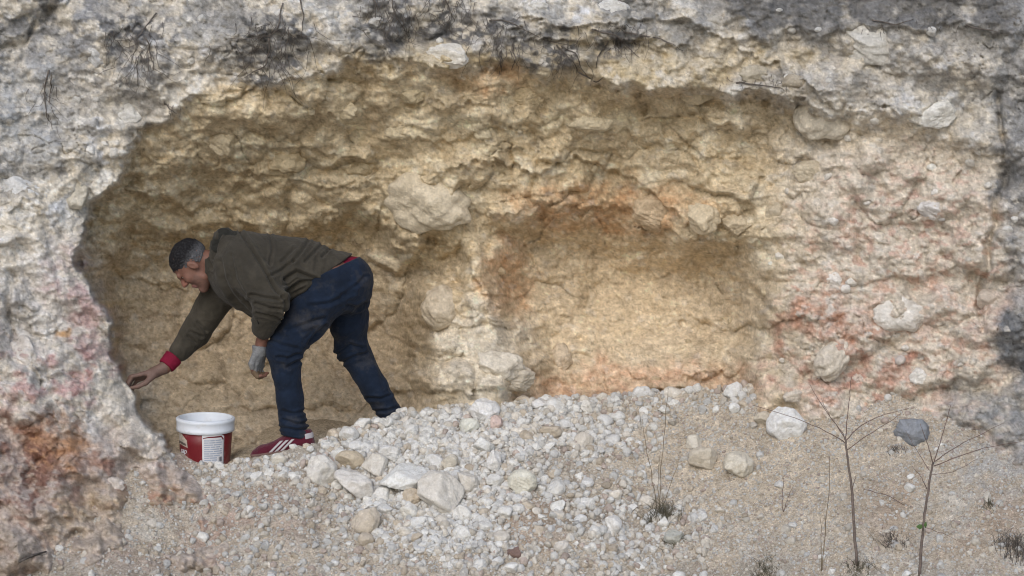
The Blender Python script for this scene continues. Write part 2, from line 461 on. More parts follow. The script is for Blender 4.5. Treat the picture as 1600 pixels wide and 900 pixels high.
# undercuts: what stands forward sags a little, so that ledges really overhang
DX = np.array(gx); 
def cliff_at(px, py):
    """depth of the face by lookup"""
    i = int(np.clip(np.searchsorted(gx, px) - 1, 0, len(gx) - 2)); j = int(np.clip(np.searchsorted(gy, py) - 1, 0, len(gy) - 2))
    return float(min(Dg[j, i], Dg[j, i + 1], Dg[j + 1, i], Dg[j + 1, i + 1]))
def lin(*c):
    return np.array(c, np.float32)
def ROOFK(px, py):
    return blob(px, py, 650, 330, 560, 300, 0, .3)
def cliff_colour(px, py, m, rd3, brow, roof):
    shp = px.shape + (3,)
    n1 = fbm(px / 130, py / 110, 201, 4); n2 = fbm(px / 45, py / 35, 211, 4); n3 = fbm(px / 18, py / 12, 221, 3)
    wx = px + 26 * fbm(px / 70, py / 70, 231, 4); wy = py + 22 * fbm(px / 70, py / 70, 241, 4)
    nr = fbm(px / 30, py / 22, 291, 6, .68)
    C = np.zeros(shp, np.float32)
    def lay(col, w):
        nonlocal C
        w = np.clip(w, 0, 1)
        w = np.clip(w + 1.5 * nr * w * (1 - w), 0, 1)
        w = w[..., None]
        C = C * (1 - w) + lin(*col) * w
    lay((.60, .505, .365), np.ones(px.shape))                                        # fresh ochre marl
    lay((.565, .46, .31), sstep(-.1, .6, n1 + .4 * n2) * .8)
    lay((.61, .525, .385), roof * .45)
    lay((.68, .615, .49), sstep(.05, .5, n2) * .75)
    lay((.56, .47, .355), .9 * blob(wx, wy, 420, 580, 280, 170))                          # dusty tan wall behind the man
    lay((.66, .555, .415), .8 * blob(wx, wy, 960, 480, 210, 120))
    lay((.56, .37, .23), .62 * blob(wx, wy, 950, 325, 150, 38))                    # orange seams
    lay((.56, .37, .23), .6 * blob(wx, wy, 790, 440, 40, 60))
    lay((.58, .38, .26), .6 * blob(wx, wy, 1020, 610, 220, 40))
    lay((.46, .28, .16), .5 * blob(wx, wy, 760, 110, 60, 40))
    lay((.64, .57, .43), .65 * blob(wx, wy, 620, 180, 420, 60) * sstep(-.2, .5, n2))
    lay((.69, .63, .53), .9 * blob(wx, wy, 750, 560, 70, 80))                       # paler rib
    lay((.63, .565, .475), sstep(1180, 1290, wx) * sstep(130, 260, wy))               # pinkish right wall
    lay((.58, .45, .385), sstep(1200, 1300, wx) * sstep(250, 480, wy) * sstep(-.2, .5, n1 + n2) * .6)
    lay((.50, .34, .26), sstep(1190, 1260, wx) * sstep(260, 420, wy) * sstep(.1, .4, n3 + .5 * n2) * .6)
    lay((.46, .27, .19), .85 * blob(wx, wy, 1275, 500, 70, 40) * sstep(-.5, .3, n2))
    lay((.46, .27, .21), .7 * blob(wx, wy, 1330, 580, 130, 40) * sstep(-.3, .4, n2))
    lay((.46, .32, .27), .6 * blob(wx, wy, 1420, 330, 120, 90) * sstep(-.1, .5, n3))
    out = np.clip(m * (1 - sstep(900, 1100, py)), 0, 1)
    lay((.655, .605, .52), out)                                                       # weathered cream outside
    lay((.66, .645, .61), out * sstep(.0, .35, n2 + .3 * n3) * .85)
    lay((.64, .65, .67), out * sstep(.35, .6, fbm(px / 60, py / 45, 261, 4)) * .8)
    lay((.36, .34, .31), out * sstep(.05, .4, n1 - .4 * n2 + .3 * n3) * .75)
    lay((.30, .29, .275), out * sstep(.3, .6, fbm(px / 36, py / 40, 271, 5, .65)) * .6)
    lay((.46, .36, .22), out * sstep(-60, 0, -np.abs(SDg[:px.shape[0], :px.shape[1]] if SDg.shape == px.shape else m)) * .0)
    up = np.clip(1 - sstep(30, 150, wy) + .5 * (1 - sstep(60, 330, wx + .4 * wy)), 0, 1)
    lay((.54, .45, .30), out * .75 * blob(wx, wy, 900, 100, 420, 50))                 # ochre under the roots
    grey = up * sstep(-.25, .35, n1 + .6 * n2)
    lay((.29, .285, .272), out * grey * .75)
    lay((.24, .24, .245), .9 * blob(wx, wy, 60, 40, 130, 110) * sstep(-.5, .3, n2))
    lay((.40, .41, .42), .6 * blob(wx, wy, 40, 170, 70, 90))
    for cx, cy, rx, ry in ((225,70,50,60),(420,70,55,60),(605,30,60,55),(700,35,50,40),(785,55,50,35),(860,80,40,35),(965,60,45,30)):
        lay((.125, .124, .125), .9 * blob(wx, wy, cx, cy, rx, ry) * sstep(-.35, .3, n3 + .5 * n2))
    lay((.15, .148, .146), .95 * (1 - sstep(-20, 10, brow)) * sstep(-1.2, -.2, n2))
    lay((.31, .30, .285), .8 * blob(wx, wy, 1420, 100, 260, 60) * sstep(-.3, .4, n2))
    lay((.42, .38, .33), .6 * blob(wx, wy, 1370, 120, 160, 60) * sstep(0, .5, n3))
    lay((.33, .328, .325), sstep(1535, 1590, wx) * .85)
    lay((.17, .18, .195), .85 * blob(wx, wy, 1590, 540, 34, 50))
    lay((.22, .22, .22), .7 * blob(wx, wy, 1600, 230, 50, 110))
    lay((.26, .27, .28), .6 * blob(wx, wy, 1540, 660, 70, 60))
    # left flank: chalky white with mauve and red bands
    lay((.60, .57, .54), .7 * blob(wx, wy, 80, 500, 90, 130))
    lay((.46, .34, .33), .8 * blob(wx, wy, 132, 490, 36, 95, -25) * sstep(-.7, .2, n2))
    lay((.47, .28, .26), .75 * blob(wx, wy, 110, 590, 60, 50) * sstep(-.3, .4, n2))
    lay((.44, .26, .24), .6 * blob(wx, wy, 20, 600, 50, 60) * sstep(-.3, .4, n2))
    lay((.58, .54, .48), .8 * blob(wx, wy, 205, 640, 40, 60))
    lay((.46, .29, .15), .8 * blob(wx, wy, 100, 512, 18, 12))
    low = sstep(600, 680, wy - .35 * (wx - 60)) * (1 - sstep(330, 420, px))
    lay((.50, .425, .375), low)
    lay((.27, .15, .115), low * sstep(.05, .5, n2 + .5 * n1) * .75)
    lay((.44, .25, .14), low * .8 * blob(wx, wy, 80, 690, 60, 50))
    lay((.47, .38, .27), low * .6 * blob(wx, wy, 200, 800, 120, 40))
    lay((.19, .10, .075), low * .85 * blob(wx, wy, 50, 730, 40, 80) * sstep(-.4, .2, n3))
    lay((.36, .21, .15), .7 * blob(wx, wy, 265, 800, 60, 30) * sstep(-.3, .3, n3))
    lay((.40, .34, .28), low * sstep(790, 850, wy) * .6)
    # pale pebbles bedded in it
    lay((.60, .57, .52), (rd3 > .90) * (1 - low) * sstep(0, 40, brow) * (.18 + .34 * np.clip(m + sstep(1180, 1300, px), 0, 1)))
    g = C.mean(-1, keepdims=True); C = g + (C - g) * (.95 + .20 * (ROOFK(px, py)))[..., None]
    C = C * (1 + .16 * n3[..., None] + .10 * n2[..., None])
    return np.clip(C, .03, .75)
def fine_marks(C, px, py):
    t = fbm(px / 7, py / 5.5, 281, 3, .65)
    k = np.abs(perlin(px / 16 + .7 * perlin(px / 8, py / 8, 283), py / 13, 282))
    return np.clip(C * (1 + .20 * t[..., None]) * (1 - .30 * (1 - sstep(0, .05, k))[..., None]), .02, .78)
Cg = cliff_colour(PXg, PYg, Mg, RDg, BROWg, ROOFg)
Cg = fine_marks(Cg, PXg, PYg)
ny, nx = PXg.shape
# the plateau behind the top edge
top = Vg[0].copy()
rows = [top + np.array([0, dy, 0.0]) for dy in (30., 8., 2., .5)]
Vall = np.concatenate([np.array(rows).reshape(4, nx, 3), Vg], 0)
Call = np.concatenate([np.repeat(Cg[:1], 4, 0) * 0 + lin(.16, .15, .13), Cg], 0)
ny += 4
idx = np.arange(ny * nx).reshape(ny, nx)
keep = np.ones((ny - 1, nx - 1), bool)
pxc = PXg[0, :-1][None, :]; pyc = np.concatenate([np.full(4, -900), gy])[:-1][:, None]
keep &= ~((pxc > 520) & (pyc > 760) & (pxc < 2600))
F = np.stack([idx[:-1, :-1], idx[1:, :-1], idx[1:, 1:], idx[:-1, 1:]], -1)[keep]
used = np.zeros(ny * nx, bool); used[F.ravel()] = True
remap = np.cumsum(used) - 1
cliff = link('cliff', mesh_np('cliff', Vall.reshape(-1, 3)[used], remap[F], True, Call.reshape(-1, 3)[used]), M_CLIFF, kind='structure')
print('cliff', len(F), round(time.time() - T0, 1))

# ------------------------------------------------------------------ the ground: rubble crest, slope in front of it, cave floor behind
crest = np.array([(-600,960,-1.3,0.0),(0,910,-1.0,0.0),(100,815,-.70,0.0),(200,740,-.40,0.0),(262,711,-.2,0.0),(300,722,-.17,.0),(340,735,-.17,.0),(380,722,-.19,.0),(440,708,-.2,.0),(492,697,-.16,.01),
    (530,682,-.06,.06),(580,658,.04,.14),(625,646,.08,.16),(690,640,.12,.12),(760,630,.12,.1),(850,632,.15,.08),(1000,618,.25,.04),(1100,611,.22,.02),(1200,606,.14,0),
    (1300,610,.0,0),(1400,616,-.08,0),(1500,645,-.2,0),(1600,690,-.35,0),(2000,720,-.5,0),(2600,740,-.6,0)], float)
CW = W(crest[:, 0], crest[:, 1], crest[:, 2])
def ground_z(x, y, detail=True):
    x = np.asarray(x, float); y = np.asarray(y, float)
    zc = np.interp(x, CW[:, 0], CW[:, 2]); yc = np.interp(x, CW[:, 0], CW[:, 1]); dr = np.interp(x, CW[:, 0], crest[:, 3])
    s = 0.64 + 0.10 * fbm(x / 1.1, x * 0, 61, 2)
    run = np.maximum(yc - y, 0)
    fall = s * run
    fall = np.where(fall > 1.0, 1.0 + 0.25 * np.tanh((fall - 1.0) / 0.6), fall)
    z = zc - fall - dr * sstep(0.0, 0.14, y - yc) + 0.06 * np.maximum(y - yc - .25, 0)
    z = z + 0.015 * np.exp(-((y - yc) / .06) ** 2) * 0
    far = sstep(-2.4, -4.5, y)
    z = z * (1 - far) + (-0.55) * far
    if detail:
        a = 1 - far
        z = z + a * (0.028 * fbm(x / .34, y / .3, 71, 3) + 0.010 * fbm(x / .07, y / .07, 81, 3))
        f1, f2, rd = voronoi(x / .06, y / .05, 93)
        z = z + a * 0.010 * rd * np.clip(1 - (f1 / .5) ** 2, 0, 1)
    return z
def ground_py(px, py):
    """the ground point seen at a picture position"""
    ys = np.linspace(-2.3, .5, 1200)
    pts = W(np.full(1200, float(px)), np.full(1200, float(py)), ys)
    zz = ground_z(pts[:, 0], ys)
    k = np.where(pts[:, 2] <= zz)[0]
    return pts[k[0]] if len(k) else pts[-1]
xa = axis(-2.85, 2.85, .009, -70, 70)
ya = axis(-1.55, .45, .009, -90, 1.3)
XG, YG = np.meshgrid(xa, ya)
ZG = ground_z(XG, YG)
ZG = np.where(np.abs(XG) > 8, np.minimum(ZG, -.3), ZG)
gpx, gpy = PX(np.stack([XG, YG, ZG], -1))
n1 = fbm(XG / .45, YG / .4, 301, 4); n2 = fbm(XG / .12, YG / .1, 311, 4)
GC = np.zeros(XG.shape + (3,), np.float32) + lin(.57, .495, .40)
def glay(col, w):
    global GC
    w = np.clip(w, 0, 1)[..., None]
    GC = GC * (1 - w) + lin(*col) * w
glay((.57, .535, .48), sstep(-.2, .5, n2) * .7)
glay((.41, .365, .31), sstep(.1, .6, n1) * .7)
glay((.44, .40, .345), .85 * blob(gpx, gpy, 680, 710, 300, 90))  # earth darkened under the rubble heap: painted shade for the gaps between stones
glay((.60, .515, .405), .85 * blob(gpx, gpy, 1180, 720, 240, 110))
glay((.40, .29, .21), .55 * blob(gpx, gpy, 1480, 800, 130, 60) * sstep(-.4, .3, n1))
glay((.43, .30, .21), .5 * blob(gpx, gpy, 830, 820, 50, 45))
glay((.30, .26, .21), .6 * blob(gpx, gpy, 900, 800, 60, 30))
glay((.46, .345, .285), .9 * blob(gpx, gpy, 270, 800, 190, 80) * sstep(-.4, .3, n1))
glay((.26, .24, .20), .5 * blob(gpx, gpy, 1200, 895, 260, 16) * sstep(-.4, .3, n2))
glay((.40, .40, .40), .7 * blob(gpx, gpy, 1560, 720, 90, 50) * sstep(-.4, .3, n2))
glay((.58, .49, .365), (YG > np.interp(XG, CW[:, 0], CW[:, 1]) + .1) * .9)
far = sstep(-2.2, -6, YG)
glay((.45, .41, .35), far)
GC = np.clip(GC * (1 + .14 * n2[..., None]), .03, .7)
ny2, nx2 = XG.shape
idx = np.arange(ny2 * nx2).reshape(ny2, nx2)
F = np.stack([idx[:-1, :-1], idx[:-1, 1:], idx[1:, 1:], idx[1:, :-1]], -1).reshape(-1, 4)
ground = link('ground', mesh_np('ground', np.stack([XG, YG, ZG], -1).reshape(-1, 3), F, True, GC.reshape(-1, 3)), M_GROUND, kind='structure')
print('ground', len(F), round(time.time() - T0, 1))

# ------------------------------------------------------------------ stones
def ico(sub):
    t = (1 + 5 ** .5) / 2
    v = [(-1,t,0),(1,t,0),(-1,-t,0),(1,-t,0),(0,-1,t),(0,1,t),(0,-1,-t),(0,1,-t),(t,0,-1),(t,0,1),(-t,0,-1),(-t,0,1)]
    f = [(0,11,5),(0,5,1),(0,1,7),(0,7,10),(0,10,11),(1,5,9),(5,11,4),(11,10,2),(10,7,6),(7,1,8),(3,9,4),(3,4,2),(3,2,6),(3,6,8),(3,8,9),(4,9,5),(2,4,11),(6,2,10),(8,6,7),(9,8,1)]
    v = [np.array(p) / np.linalg.norm(p) for p in v]
    for _ in range(sub):
        mid = {}; nf = []
        def m_(a, b):
            k = (min(a, b), max(a, b))
            if k not in mid:
                q = v[a] + v[b]; v.append(q / np.linalg.norm(q)); mid[k] = len(v) - 1
            return mid[k]
        for a, b, c in f:
            ab, bc, ca = m_(a, b), m_(b, c), m_(c, a)
            nf += [(a, ab, ca), (b, bc, ab), (c, ca, bc), (ab, bc, ca)]
        f = nf
    return np.array(v), np.array(f)
ICO = [ico(k) for k in range(5)]
def rock_shape(seed, sub, planes=11, sharp=14.0, rough=.035, lo=.72):
    """a stone broken along planes with worn edges, about unit radius"""
    r = np.random.RandomState(seed)
    D0, F0 = ICO[sub]
    nrm = r.normal(size=(planes, 3)); nrm /= np.linalg.norm(nrm, axis=1)[:, None]
    dist = r.uniform(lo, 1.0, planes)
    t = np.maximum(D0 @ nrm.T, 1e-3) / dist
    rad = 1.0 / (np.sum(np.maximum(t, 0) ** sharp, 1) + 1.0) ** (1 / sharp)
    if rough:
        a = r.uniform(0, 6, 3)
        q = D0 * 2.2
        nz = np.zeros(len(D0))
        for o in range(3):
            k = r.normal(size=(3, 3)) * (1.6 ** o) * 1.3
            nz += np.prod(np.sin(q @ k + a), axis=1) / 1.5 ** o
        rad = rad * (1 + rough * 1.6 * nz)
    return D0 * rad[:, None], F0
PALE, GREYW, TAN, CREAM, WARM = (.74, .73, .70), (.66, .655, .64), (.56, .49, .40), (.69, .645, .575), (.56, .475, .42)
stone_mesh = {}
def stone_me(kind, sub):
    k = (kind, sub)
    if k not in stone_mesh:
        r = np.random.RandomState(kind + 500)
        if kind >= 40:
            V, Fc = rock_shape(kind + 737, sub, 9, 90., .06, .60)
        elif kind >= 20:
            V, Fc = rock_shape(kind + 40, sub, int(r.randint(7, 11)), float(r.choice([30, 50])), .07, float(r.uniform(.52, .66)))
        else:
            V, Fc = rock_shape(kind + 40, sub, int(r.randint(8, 13)), float(r.choice([40, 60, 90])), .045, float(r.uniform(.50, .66)))
        me = mesh_np('stone', V, Fc, True)
        me.materials.append(M_BEDDED if kind >= 20 else M_STONE)
        stone_mesh[k] = me
    return stone_mesh[k]
def put_stone(pos, size, rot, col, kind, sub, parent=None, name='stone'):
    o = bpy.data.objects.new(name, stone_me(kind, sub))
    o.location = Vector([float(a) for a in pos])
    o.rotation_euler = rot
    o.scale = size
    o.color = (*[float(a) for a in col], 1)
    COL.objects.link(o)
    if parent is not None: o.parent = parent
    return o
# --- stones bedded in the cliff: parts of it
bedded = [ # px, py, width, height, tilt, colour, how far it stands out
    (668,318,120,92,14,(.60,.56,.48),1.25),(1285,190,80,64,5,(.54,.49,.40),1.1),(1455,178,66,46,-5,PALE,.8),(350,222,46,46,20,(.50,.44,.33),.5),(690,480,56,62,15,(.56,.49,.39),.8),
    (776,572,84,44,0,(.62,.57,.49),.7),(800,592,70,44,10,(.60,.55,.47),.7),(875,566,34,54,8,(.54,.45,.35),.7),(1300,562,44,66,38,(.60,.56,.48),.7),(1410,492,90,56,0,(.66,.65,.62),.12),
    (1408,352,90,46,5,(.64,.645,.64),.1),(1462,326,50,36,10,(.64,.65,.67),.15),(1306,438,26,22,0,PALE,.9),(1436,588,28,25,0,PALE,.9),(700,88,66,36,0,PALE,.6),(1322,452,18,14,0,PALE,.9),
    (922,192,70,30,0,(.48,.43,.32),.6),(1096,342,56,44,0,(.48,.42,.31),.7),(1022,332,62,60,25,(.50,.44,.33),.6),(1150,352,44,34,0,(.48,.42,.32),.7),(842,8,26,18,0,PALE,.9),(958,14,46,30,0,PALE,.6),
    (1352,66,84,62,25,(.60,.585,.54),.15),(1120,34,40,30,0,(.50,.48,.44),.6),(541,172,52,26,0,(.47,.42,.31),.6),(625,205,44,24,0,(.40,.35,.25),.6),(755,210,30,16,0,(.50,.46,.34),.7),
    (1385,745,60,46,30,(.55,.50,.43),.4),(1330,440,20,16,0,PALE,.8),(1372,372,22,18,0,CREAM,.8),(1240,620,30,22,0,CREAM,.7),(1545,470,40,34,0,(.50,.46,.40),.7),(180,757,28,20,20,(.66,.62,.58),.8),
    (30,300,80,40,10,(.64,.65,.66),.1),(195,182,50,36,20,(.60,.60,.58),.4),(150,85,44,34,40,(.58,.59,.60),.4),(40,560,60,60,0,(.62,.60,.57),.05),(120,300,40,50,0,(.56,.52,.43),.4),(1265,270,50,34,0,(.50,.43,.31),.5),
    (1180,118,50,30,0,(.44,.39,.30),.6),(1240,128,40,26,0,(.42,.36,.27),.6),(640,145,50,30,0,(.44,.36,.22),.6),(820,150,60,34,0,(.46,.38,.24),.6),(1090,150,60,26,0,(.44,.36,.22),.6),(445,250,60,40,0,(.41,.32,.19),.6),(560,260,46,28,0,(.41,.32,.19),.6),(905,300,54,28,0,(.45,.35,.22),.5),(1215,330,34,50,0,(.48,.42,.32),.5)]
r = np.random.RandomState(5)
for k in range(90):
    px, py = r.uniform(20, 1590), r.uniform(15, 600)
    if not (px > 1190 or r.rand() < .45 or py < 120 or px < 180): continue
    if 120 < px < 700 and py > 380: continue
    w = r.uniform(9, 18) * (1.4 if r.rand() < .15 else 1)
    base = np.array(PALE if (px > 1200 or px < 180 or py < 100) else (.47, .39, .26)) * r.uniform(.72, .98)
    bedded.append((px, py, w, w * r.uniform(.6, .95), r.uniform(-40, 40), tuple(base), r.uniform(.5, .9)))
for i, (px, py, w, h, tilt, col, prot) in enumerate(bedded):
    y = cliff_at(px, py)
    ci = Cg[int(np.clip(np.searchsorted(gy, py), 0, len(gy) - 1))-6:, :][:12, max(0, int(np.searchsorted(gx, px)) - 6):][:, :12].reshape(-1, 3).mean(0)
    inside = 140 < py < 420 and 180 < px < 1200
    mixw = .55 if inside else .3
    col = tuple(np.clip((np.array(col) * (1 - mixw) + ci * 1.12 * mixw) * 1.06, 0, .75))
    sc = (y - CAM_Y) / FPX
    rx, rz = w * sc * .56, h * sc * .56
    ry = min(rx, rz) * .9
    pos = W(px, py, y + ry * (1.0 - .75 * prot))
    put_stone(pos, (rx, ry, rz), (r.uniform(-.2, .2), math.radians(tilt), r.uniform(-.3, .3)), col, 40 + i if i in (0, 1, 2, 4) else int(i % 12) + 20, 4 if w > 40 else (3 if w > 20 else 2), cliff)
print('bedded', len(bedded), round(time.time() - T0, 1))

# --- the loose stones one can single out
loose = [ # px, py (centre), width, height, tilt, colour, sink, label
    (557,755,70,44,12,(.60,.575,.54),.35,'broad grey cream boulder with flat face, left of the three biggest in the rubble'),
    (632,748,78,42,-10,(.70,.70,.68),.30,'white wedge shaped boulder bridging a dark gap, middle of the three biggest in the rubble'),
    (689,772,74,60,35,(.60,.57,.52),.35,'angular pale boulder with chipped lower edge, right of the three biggest in the rubble'),
    (502,736,44,46,0,(.62,.60,.56),.40,'rounded pale stone standing at the left end of the boulder cluster'),
    (547,719,42,28,8,(.50,.43,.33),.40,'tan rounded stone above the broad grey cream boulder'),
    (588,728,44,36,28,(.58,.55,.50),.35,'greyish angular stone wedged between the tan stone and the white wedge boulder'),
    (611,711,40,26,25,(.66,.65,.63),.40,'white stone with slanted top behind the white wedge boulder'),
    (643,776,28,24,0,(.49,.42,.33),.45,'small tan round stone under the overhang of the white wedge boulder'),
    (637,800,30,26,0,(.64,.62,.57),.40,'small square pale stone below the white wedge boulder'),
    (571,814,40,46,10,(.53,.47,.39),.55,'tan half buried upright stone below the broad grey cream boulder'),
    (815,754,44,38,-12,(.60,.58,.50),.40,'pale yellowish block standing alone right of the boulder cluster'),
    (702,722,28,26,0,(.53,.49,.42),.45,'tan grey round stone above the angular chipped boulder'),
    (728,752,34,40,-35,(.57,.54,.49),.45,'long leaning stone on the right shoulder of the angular chipped boulder'),
    (776,752,32,24,0,(.62,.61,.58),.45,'pale stone halfway between the angular chipped boulder and the yellowish block'),
    (757,640,46,38,10,(.66,.655,.65),.45,'big white stone crowning the crest of the rubble heap'),
    (734,664,30,26,0,(.60,.60,.54),.45,'greenish white stone just below the white crest stone'),
    (776,662,24,26,40,(.53,.42,.38),.45,'pinkish stone leaning below the right side of the white crest stone'),
    (755,696,34,30,0,(.64,.64,.62),.45,'white rounded stone midway down the upper rubble under the crest stone'),
    (773,722,22,36,5,(.66,.65,.63),.40,'narrow upright white stone in the middle of the rubble heap'),
    (1228,663,58,48,12,(.68,.68,.67),.40,'big white rock lying by itself on the bare earth under the right wall'),
    (1193,655,28,22,0,(.50,.45,.37),.45,'tan round stone touching the left side of the lone big white rock'),
    (1084,692,28,24,0,(.58,.54,.47),.45,'small pale stone on top of the tan slab on the bare earth'),
    (1101,719,48,38,12,(.53,.48,.40),.45,'tan rounded slab with a shadowed underside on the bare earth'),
    (1153,726,44,40,0,(.56,.52,.44),.45,'cream rounded stone right of the tan slab on the bare earth'),
    (957,820,28,28,0,(.64,.63,.61),.40,'white blocky stone alone on the lower gravel'),
    (1145,610,28,26,0,(.66,.66,.65),.40,'bluish white block on the line where the slope meets the back wall'),
    (1146,638,18,16,0,(.66,.66,.65),.45,'small white stone directly under the bluish white block'),
    (795,888,32,18,-8,(.66,.65,.62),.40,'white flat stone at the bottom edge of the slope'),
    (805,863,24,20,35,(.21,.145,.125),.6,'dark reddish brown clod beside the white flat stone at the bottom edge'),
    (1056,840,34,26,0,(.42,.42,.38),.45,'grey green stone beside the lower dry grass tuft'),
    (1424,673,50,46,8,(.235,.25,.275),.42,'bluish grey rock lying at the foot of the right wall between the saplings'),
    (877,854,24,20,0,(.56,.53,.49),.45,'cream half round stone on the bare lower gravel'),
    (918,634,26,24,0,(.62,.60,.56),.45,'cream upright stone on the crest right of the white crest stone'),
    (1037,640,18,14,0,(.62,.61,.58),.45,'small pale stone at the foot of the right recess'),
    (845,632,26,18,0,(.57,.56,.55),.45,'flat grey stone lying just right of the crest stone'),
    (436,718,24,18,0,(.58,.55,.49),.45,'tan round stone right below the burgundy shoe'),
    (545,680,28,24,0,(.62,.61,.59),.45,'pale square stone behind the heel of the burgundy shoe')]
placed = []
ii = 0
for (px, py, w, h, tilt, col, sink, lab) in loose:
    foot = ground_py(px, py + h * .30)
    sc = (foot[1] - CAM_Y) / FPX
    rx, rz = w * sc * .56, h * sc * .56
    ry = .5 * (rx + rz) * .95
    pos = W(px, py, foot[1] + .0)
    pos[2] = max(pos[2], ground_z(pos[0], pos[1]) + rz * (.66 - sink) + (.014 if ii == 1 else 0))
    col = tuple(min(.8, q * 1.13) for q in col)
    o = put_stone(pos, (rx, ry, rz), (0.15 * math.sin(ii), math.radians(tilt), 0.5 * math.sin(ii * 2.3)), col, int(ii % 16), 4)
    tag(o, lab, 'boulder' if w > 60 else 'stone', 'loose limestone stones')
    o.name = 'boulder' if w > 60 else 'stone'
    placed.append((np.array(pos), .5 * (rx + rz), px, py, w, h)); ii += 1
MARKS = [(p[2], p[3], l[7]) for p, l in zip(placed, loose)]
SHORT = ['broad cream boulder','white wedge boulder','angular chipped boulder','rounded boulder-row end stone','tan stone over the boulders','grey wedged stone','slanted white stone','round tan underhang stone','square stone below the wedge','half buried tan stone','lone yellowish block','round tan grey stone','long leaning stone','stone beside the yellowish block',
    'white crest stone','greenish white stone','pinkish leaning stone','rounded stone under the crest','narrow upright stone','lone big white rock','tan stone by the white rock','stone on the tan slab','tan slab','cream stone by the slab','lone white gravel block','bluish white block','stone under the bluish block','white flat bottom stone','reddish clod','grey green stone','bluish grey rock',
    'cream half round stone','cream upright crest stone','stone at the recess foot','flat grey crest stone','tan stone below the shoe','square stone behind the heel']
SHORTM = [(p[2], p[3], s) for p, s in zip(placed, SHORT)] + [(321,700,'red bucket'),(445,702,'burgundy shoe'),(1336,860,'left sapling foot'),(1440,870,'right sapling foot'),(1035,790,'upper dry grass tuft'),(612,655,'rear trouser leg')]
def heap(px, py):
    """how thick the broken stone lies"""
    d = 1.0 * blob(px, py, 690, 690, 230, 62, -6, .6)
    d = np.maximum(d, .9 * blob(px, py, 700, 770, 160, 60, 0, .6))
    d = np.maximum(d, .75 * blob(px, py, 690, 835, 130, 45, 0, .6))
    d = np.maximum(d, .7 * blob(px, py, 890, 665, 110, 50, 0, .6))
    d = np.maximum(d, .35 * blob(px, py, 1060, 620, 330, 22, 0, .6))
    d = np.maximum(d, .45 * blob(px, py, 420, 730, 110, 26, 0, .6))
    d = np.maximum(d, .35 * blob(px, py, 960, 820, 140, 70, 0, .7))
    return d
r = np.random.RandomState(23)
cent = np.array([p[0] for p in placed]); radi = np.array([p[1] for p in placed])
want = 262; tries = 0; rnd = []
while len(rnd) < want and tries < 60000:
    tries += 1
    x, y = r.uniform(-1.5, 2.5), r.uniform(-1.25, .35)
    z = float(ground_z(x, y))
    px, py = PX(np.array([x, y, z])); px, py = float(px), float(py)
    if py > 905 or px > 1590: continue
    if y > np.interp(x, CW[:, 0], CW[:, 1]) + .05: continue
    if 262 < px < 385 and py < 722: continue
    h_ = float(heap(np.array([px]), np.array([py]))[0])
    if r.rand() > h_ ** 1.3 + (.014 if px > 980 else .03): continue
    f = len(rnd) / want
    rad = (.060 - .034 * min(1, f * 1.5) ** .6) * r.uniform(.75, 1.2)
    if h_ < .3: rad *= .8
    pos = np.array([x, y, z + rad * r.uniform(-.25, .25)])
    if 385 < px < 500 and py < 735: rad = min(rad, .022)
    d = np.linalg.norm(cent - pos, axis=1)
    if np.any(d < .78 * (radi + rad)): continue
    # keep the singled-out stones in clear view
    hid = False
    for q in placed[:len(loose)]:
        if y < q[0][1] and abs(px - q[2]) < q[4] * .5 and abs(py - q[3]) < q[5] * .55: hid = True
    if hid: continue
    cent = np.vstack([cent, pos]); radi = np.append(radi, rad)
    rnd.append((pos, rad, px, py))
seen = {}
for k, (pos, rad, px, py) in enumerate(rnd):
    t = r.rand()
    if t < .52: base, cn = np.array(PALE), 'pale'
    elif t < .74: base, cn = np.array(GREYW), 'grey white'
    elif t < .9: base, cn = np.array(CREAM), 'cream'
    else: base, cn = np.array(TAN), 'tan'
    base = base * r.uniform(.9, 1.05)
    s = rad * np.array([r.uniform(.9, 1.2), r.uniform(.85, 1.1), r.uniform(.65, .95)])
    o = put_stone(pos, s, (r.uniform(-.5, .5), r.uniform(-.5, .5), r.uniform(0, 6.28)), base, int(r.randint(0, 16)), 3)
    dist = [math.hypot(px - q[0], py - q[1]) for q in SHORTM]
    od = np.argsort(dist)
    def where(j):
        an = math.degrees(math.atan2(-(py - SHORTM[j][1]), px - SHORTM[j][0])) % 360
        w_ = ['right of', 'up right of', 'above', 'up left of', 'left of', 'down left of', 'below', 'down right of'][int(((an + 22.5) % 360) // 45)]
        return ('just ' if dist[j] < 45 else ('' if dist[j] < 110 else 'far ')) + w_ + ' the ' + SHORTM[j][2]
    lab = ('fist sized ' if rad > .036 else 'small ') + cn + ' stone ' + where(int(od[0]))
    for q in od[1:5]:
        if lab not in seen: break
        lab = cn + ' stone ' + where(int(od[0])) + ' and ' + where(int(q))
    seen[lab] = 1
    tag(o, ' '.join(lab.split()[:16]), 'stone', 'loose limestone stones')
print('stones', len(rnd), tries, round(time.time() - T0, 1))

